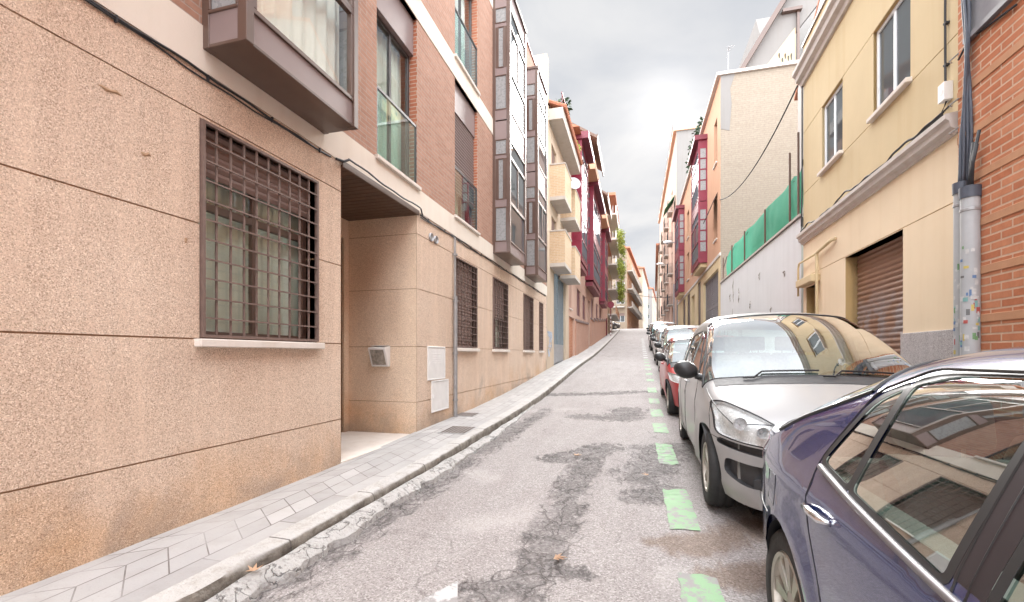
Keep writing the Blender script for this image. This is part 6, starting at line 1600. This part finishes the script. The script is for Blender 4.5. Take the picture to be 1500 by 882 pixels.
# silver people carrier facing the camera
def picasso():
    bow = [(0, .20), (.3, .20), (.9, .22), (1.15, .20), (1.9, .16), (2.4, .06), (3.2, 0), (4.0, -.05), (4.47, -.14)]
    P = dict(L=4.47, paint=m_paint_car('silver metallic paint', (.37, .37, .372), .10, .36, dust=.2),
        prof=[(.12, .20), (.03, .30), (-.0, .44), (.0, .56), (.03, .68), (.09, .79), (.20, .872), (.45, .965), (.78, 1.055), (.95, 1.105, 'ws0', 1), (1.35, 1.34), (1.78, 1.555), (2.15, 1.675, 'ws1'), (2.6, 1.722), (3.1, 1.72), (3.6, 1.68), (4.02, 1.58, 'rw0'), (4.25, 1.34), (4.38, 1.08, 'rw1'), (4.46, .85), (4.47, .55), (4.42, .32), (4.3, .22)],
        plan=[(-.01, .60), (.02, .66), (.10, .735), (.22, .80), (.45, .865), (.8, .90), (1.2, .912), (2.4, .915), (3.4, .905), (4.0, .875), (4.3, .82), (4.47, .72)],
        wf=[(.15, .90), (.28, .965), (.42, .99), (.6, 1.0), (.78, .997), (.95, .975), (1.05, .95), (1.3, .865), (1.5, .785), (1.68, .70)], waist=[(.80, .05, .006), (.30, .04, .008)],
        r=[(0, .07), (.2, .09), (.9, .10), (1.1, .07), (2.0, .09), (3.5, .12), (4.3, .12)], crown=[(0, .02), (.3, .05), (.8, .06), (1.2, .055), (2.2, .055), (3.5, .05), (4.4, .03)],
        bow=bow, bowf=lambda s: spline(bow, s), zb=.205, axles=(.86, 3.59), rad=.316, arch=.365, belt=1.0, roof=1.66,
        doors=[[(1.42, .30, .12), (1.22, .55), (1.28, .98), (1.55, 1.16), (2.02, 1.44), (2.42, 1.50), (2.40, .9), (2.40, .28)], [(2.43, .28), (2.44, .9), (2.45, 1.50), (3.30, 1.47), (3.36, 1.0), (3.18, .62), (3.05, .30, .14)]],
        windows=[[(1.22, 1.035, .02), (1.62, 1.275, .03), (1.60, 1.03, .02)], [(1.66, 1.03, .02), (1.68, 1.30, .03), (2.05, 1.475, .06), (2.36, 1.50), (2.36, 1.025, .02)], [(2.48, 1.025, .02), (2.48, 1.50), (3.28, 1.475, .06), (3.28, 1.04, .02)], [(3.38, 1.05, .02), (3.38, 1.47, .04), (3.86, 1.40, .08), (4.02, 1.13, .05)]],
        trimw=.018, handles=((2.22, .93), (3.18, .94)), headmax=1.15,
        head=[[(.30, .632, .04), (.72, .665, .03), (.845, .68, .03), (.862, .90, .04), (.78, .915, .08), (.55, .83, .1)]],
        bulbs=[(.73, .30, .80, .045), (.60, .215, .755, .04)], headgap=1,
        grill=[[(.46, .625, .03), (.835, .655, .03), (.845, .605, .02), (.50, .565, .04)], [(-.40, .60), (.40, .60), (.38, .55), (-.38, .55)], [(.52, .50, .04), (.80, .52, .03), (.805, .40, .04), (.70, .345, .05), (.56, .345, .04)], [(-.42, .46), (.42, .46), (.38, .31), (-.38, .31)]],
        tail=[[(.62, .95), (.80, .95), (.78, 1.25), (.66, 1.25)]], cabin=(1.15, 4.1), seat1=2.2, seat2=3.15, mirror=(1.45, 1.04), mirror_mat=M['trim'], spokes=8, steer=.36)
    def hood(grid, flag, N1, N2, nc):
        NS = N1+N2; ws = flag['ws0']; i0 = next(i for i in range(len(grid)) if grid[i][nc//2][2] > .80)
        out = []
        for k in (NS-5, nc-1-NS+5): out.append([Vector(grid[i][k])+Vector((0, 0, .001)) for i in range(i0+1, ws-1)])
        out.append([Vector(grid[i0][k])+Vector((0, -.001, 0)) for k in range(NS-2, nc-NS+2)])
        return out
    P['hood'] = hood
    X = .535+.915; Yf = 3.36
    return make_car(P, 'silver people carrier facing downhill with a big swept headlight, nose behind the blue car', 'car', X, Yf, slope_at(Yf+.5, 3))
CAR_SILVER = picasso()
def silver_seams(car):
    root, sx, grid, flag = car
    for sg in (-1, 1):
        for line in ([(s, .64) for s in frange(.14, .50, .04)], [(.50+.03*k/6, .66+.25*k/6) for k in range(7)], [(s, .34) for s in frange(1.3, 3.1, .1)]):
            mb = MB(); mb.tube([(sg*(sx(s, z)-.0008), s+.20*(1 if s < .9 else 0)+(0 if s < .9 else .2*max(0, (2.4-s)/1.5)*.8), z) for s, z in line], .0035, 5); mb.build('panel_gap', M['trim'], root, world_coords=False)
silver_seams(CAR_SILVER); CAR_SILVER[0].rotation_euler.z = -.013
def roof_rails():
    pass
# dark blue saloon in the foreground, its tail towards the silver car
def saloon():
    bow = [(0, .18), (.9, .18), (1.5, .14), (2.2, .04), (2.9, 0), (3.3, -.06), (3.9, -.10), (4.2, -.12), (4.45, -.16)]
    P = dict(L=4.45, paint=m_paint_car('dark blue metallic paint', (.011, .021, .125), .22, .22, dust=.0),
        prof=[(.10, .22), (.02, .32), (0, .46), (.02, .60), (.10, .70), (.30, .79), (.8, .90), (1.15, .97, 'ws0', 1), (1.6, 1.21), (2.0, 1.39, 'ws1'), (2.45, 1.455), (2.85, 1.45), (3.2, 1.40, 'rw0'), (3.55, 1.27), (3.92, 1.095, 'rw1'), (4.10, 1.045), (4.34, 1.015), (4.42, .95), (4.45, .80), (4.47, .60), (4.43, .38), (4.36, .26)],
        plan=[(-.01, .58), (.05, .68), (.2, .76), (.5, .83), (1.0, .865), (2.0, .872), (3.0, .872), (3.6, .868), (3.95, .845), (4.2, .80), (4.38, .73), (4.48, .60)],
        wf=[(.15, .90), (.28, .955), (.42, .985), (.58, 1.0), (.74, 1.0), (.86, .985), (.94, .962), (1.0, .935), (1.2, .83), (1.36, .735), (1.5, .64)], waist=[(.86, .035, .008), (.46, .02, .006)],
        r=[(0, .07), (.5, .08), (1.2, .08), (2.0, .10), (2.9, .12), (3.3, .16), (3.9, .09), (4.4, .06)], crown=[(0, .02), (.8, .05), (1.3, .05), (2.3, .05), (3.2, .05), (4.0, .03), (4.4, .02)],
        bow=bow, bowf=lambda s: spline(bow, s), zb=.23, axles=(.93, 3.50), rad=.312, arch=.352, belt=.97, roof=1.45,
        doors=[[(1.52, .32, .1), (1.36, .6), (1.40, .95), (1.75, 1.17), (2.15, 1.33), (2.42, 1.36), (2.40, .9), (2.40, .30)], [(2.43, .30), (2.44, .9), (2.46, 1.36), (2.9, 1.355), (3.16, 1.27), (3.30, 1.0), (3.28, .82), (3.10, .58), (3.02, .32, .1)]],
        windows=[[(1.50, .865, .02), (1.95, 1.20, .05), (2.20, 1.315, .05), (2.36, 1.335), (2.36, .912, .02)], [(2.50, .925, .02), (2.50, 1.347), (2.82, 1.338, .05), (2.955, 1.302, .02), (2.955, .972, .02)], [(2.99, .978, .02), (2.99, 1.29, .02), (3.09, 1.24, .06), (3.21, 1.005, .03)]],
        pillars=[[(2.385, .93), (2.385, 1.36), (2.475, 1.36), (2.475, .935)]], trimw=.024, handles=((2.20, .80), (3.12, .845)), handle_mat=M['chrome'], headmax=.9,
        head=[[(.45, .60), (.76, .64), (.76, .76), (.5, .74)]], bulbs=[(.62, .2, .68, .05)], grill=[[(-.4, .66), (.4, .66), (.36, .54), (-.36, .54)]],
        tail=[[(.42, .80), (.80, .80), (.80, .955), (.46, .955)]], tail_mat=plain('clear and red lamp lens', (.40, .30, .32), .08, 0, .7, var=.5, vscale=30, coat=1), cabin=(1.3, 3.85), seat1=2.35, seat2=3.15, mirror=(1.62, .98), spokes=9, rimr=.68, blades=.62, steer=.36, screen_in=2)
    Yf = 2.15-3.50; X = .585+.872
    r = make_car(P, 'dark blue saloon in the right foreground with chrome door handles, seen from its rear door', 'car', X, Yf, slope_at(-.4, 2.6))
    root, side_x, grid, flag = r; root.scale = (1, 1, .972)
    # bright sill strip under the side windows, boot edge and bumper gaps
    BELT = [(1.45, .86), (2.0, .882), (2.45, .903), (2.75, .928), (3.0, .955), (3.26, .985)]; M['strip'] = plain('satin grey window strip', (.20, .19, .20), .42, .3)
    for sg in (-1, 1):
        mb = MB(); pts = [(sg*(side_x(s, .0+spline(BELT, s))+.005), s+P['bowf'](s), spline(BELT, s)) for s in frange(1.45, 3.26, .06)]
        mb.tube(pts, .011, 8); mb.build('window_strip', M['strip'], root, smooth=True, world_coords=False)
        mb = MB(); pts = [(sg*(side_x(s, .62)-.001), s+P['bowf'](s), .62) for s in frange(3.86, 4.30, .05)]; mb.tube(pts, .004, 5); mb.build('panel_gap', M['trim'], root, world_coords=False)
        mb = MB(); mb.fbox(lambda a, d, z: (sg*(side_x(a, z)+.004-d), a+P['bowf'](a), z), 3.62, 3.78, 0, .004, .70, .86)
        g = MB(); g.tube([(sg*(side_x(s, z)-.001), s+P['bowf'](s), z) for s, z in ((3.70, .70), (3.70, .84), (3.84, .84), (3.84, .70), (3.70, .70))], .003, 5); g.build('fuel_flap_gap', M['trim'], root, world_coords=False)
    return r
CAR_BLUE = saloon()
# the row behind: hatchbacks and estates, each its own car
def generic(L, H, W, paint, label, X, Y, wag=False, flip=False, hood=.95, lod=1, dark_mirror=True, rad=.30):
    k = L/4.1; zb_ = .22; h = H
    bow = [(0, .16), (.9*k, .18), (1.6*k, .10), (2.3*k, 0), (3.2*k, -.03), (L, -.12)]
    rear = [(3.35*k, h*.985), (3.80*k, h*.90, 'rw0'), (3.98*k, h*.72), (4.06*k, .95, 'rw1')] if wag else [(3.0*k, h*.965), (3.45*k, h*.88, 'rw0'), (3.78*k, h*.73), (3.95*k, .96, 'rw1')]
    P = dict(L=L, paint=paint, lod=2, step=.07,
        prof=[(.12, .2), (.02, .32), (0, .46), (.02, .6), (.10, .72), (.28, .80), (.62*k, hood-.05), (.90*k, hood+.05, 'ws0', 1), (1.3*k, h*.82), (1.72*k, h*.955, 'ws1'), (2.2*k, h), (2.7*k, h*.995)]+rear+[(L-.04, .8), (L, .55), (L-.05, .33), (L-.15, .24)],
        plan=[(-.01, W*.64), (.08, W*.80), (.25, W*.88), (.6, W*.96), (1.2, W), (2.8*k, W), (3.6*k, W*.96), (L-.2, W*.86), (L+.01, W*.7)],
        wf=[(.15, .9), (.3, .965), (.5, 1), (.72, 1), (.9, .97), (1.0, .94), (1.0+(h-1)*.5, .86), (h, .72)], waist=[(.62, .03, .006)],
        r=[(0, .07), (.8*k, .09), (1.8*k, .09), (L, .1)], crown=[(0, .03), (.8*k, .05), (2.2*k, .05), (L, .03)], bow=bow, bowf=lambda s: spline(bow, s), zb=zb_, axles=(.82*k, 3.36*k), rad=rad, arch=rad+.05, belt=.95, roof=h,
        doors=[[(1.25*k, .32), (1.12*k, .6), (1.15*k, .93), (1.5*k, h*.80), (1.85*k, h*.905), (2.25*k, h*.92), (2.25*k, .30)], [(2.28*k, .30), (2.28*k, h*.92), (2.95*k, h*.90), (3.1*k, .95), (2.95*k, .62), (2.85*k, .32)]],
        windows=[[(1.22*k, .965, .02), (1.55*k, h*.80, .05), (1.85*k, h*.885, .05), (2.21*k, h*.90), (2.21*k, .96, .02)], [(2.32*k, .96, .02), (2.32*k, h*.90), (2.9*k, h*.885, .06), (3.02*k, .97, .02)]]+([[(3.12*k, .98, .02), (3.06*k, h*.88, .05), (3.5*k, h*.85, .06), (3.72*k, 1.02, .04)]] if wag else []),
        handles=((2.08*k, .86), (2.85*k, .88)), head=[[(.46, .62), (.80*W/.86, .66), (.83*W/.86, .80), (.56, .77)]], bulbs=[], grill=[[(-.4, .70), (.4, .70), (.36, .60), (-.36, .60)], [(-.55, .45), (.55, .45), (.5, .32), (-.5, .32)]],
        tail=[[(.6, .80), (.82, .80), (.8, 1.05), (.64, 1.05)]], cabin=(1.05*k, 3.7*k), seat1=2.05*k, seat2=2.8*k, mirror=(1.35*k, .97), mirror_mat=M['trim'] if dark_mirror else None, plate=(.012, .52), spokes=9)
    if P['mirror_mat'] is None: del P['mirror_mat']
    return make_car(P, label, 'car', X, Y, slope_at(Y, L), flip=flip, group='cars parked up the right side')
red = m_paint_car('red paint', (.42, .022, .03), .1, .3, dust=.25)
grey = m_paint_car('silver grey paint', (.40, .39, .38), .15, .3, dust=.3)
pale = m_paint_car('pale silver paint', (.52, .52, .52), .15, .3, dust=.2)
white = m_paint_car('white paint', (.74, .74, .74), 0, .3, dust=.2)
anth = m_paint_car('dark grey paint', (.09, .09, .10), .4, .3, dust=.3)
generic(3.95, 1.47, .85, red, 'red hatchback right behind the silver people carrier', .54+.85, 8.30)
generic(4.35, 1.62, .87, grey, 'grey silver estate with a black door mirror, behind the red hatchback', .72+.87, 13.2, wag=True)
generic(4.0, 1.46, .85, pale, 'pale silver hatchback behind the grey silver estate', .75+.85, 18.4)
generic(4.1, 1.50, .86, anth, 'dark grey hatchback mostly hidden behind the pale silver one', .86+.86, 23.1)
generic(4.4, 1.72, .88, white, 'white tall van-like car, highest white roof up the right side', .80+.88, 28.2, wag=True)
generic(4.1, 1.5, .86, pale, 'second pale silver hatchback, beyond the tall white car', .95+.86, 33.4)
generic(4.2, 1.5, .86, white, 'small white car near the top of the street', 1.0+.86, 38.5)
xx, yy = at(909, 66)
c = generic(4.2, 1.45, .86, anth, 'dark car crossing at the top of the street in front of the orange corner house', xx, yy)[0]; c.rotation_euler = (0, 0, R(100)); c.location.z = road(yy)+.01; c['group'] = 'cars parked at the crossing'; del c['group']
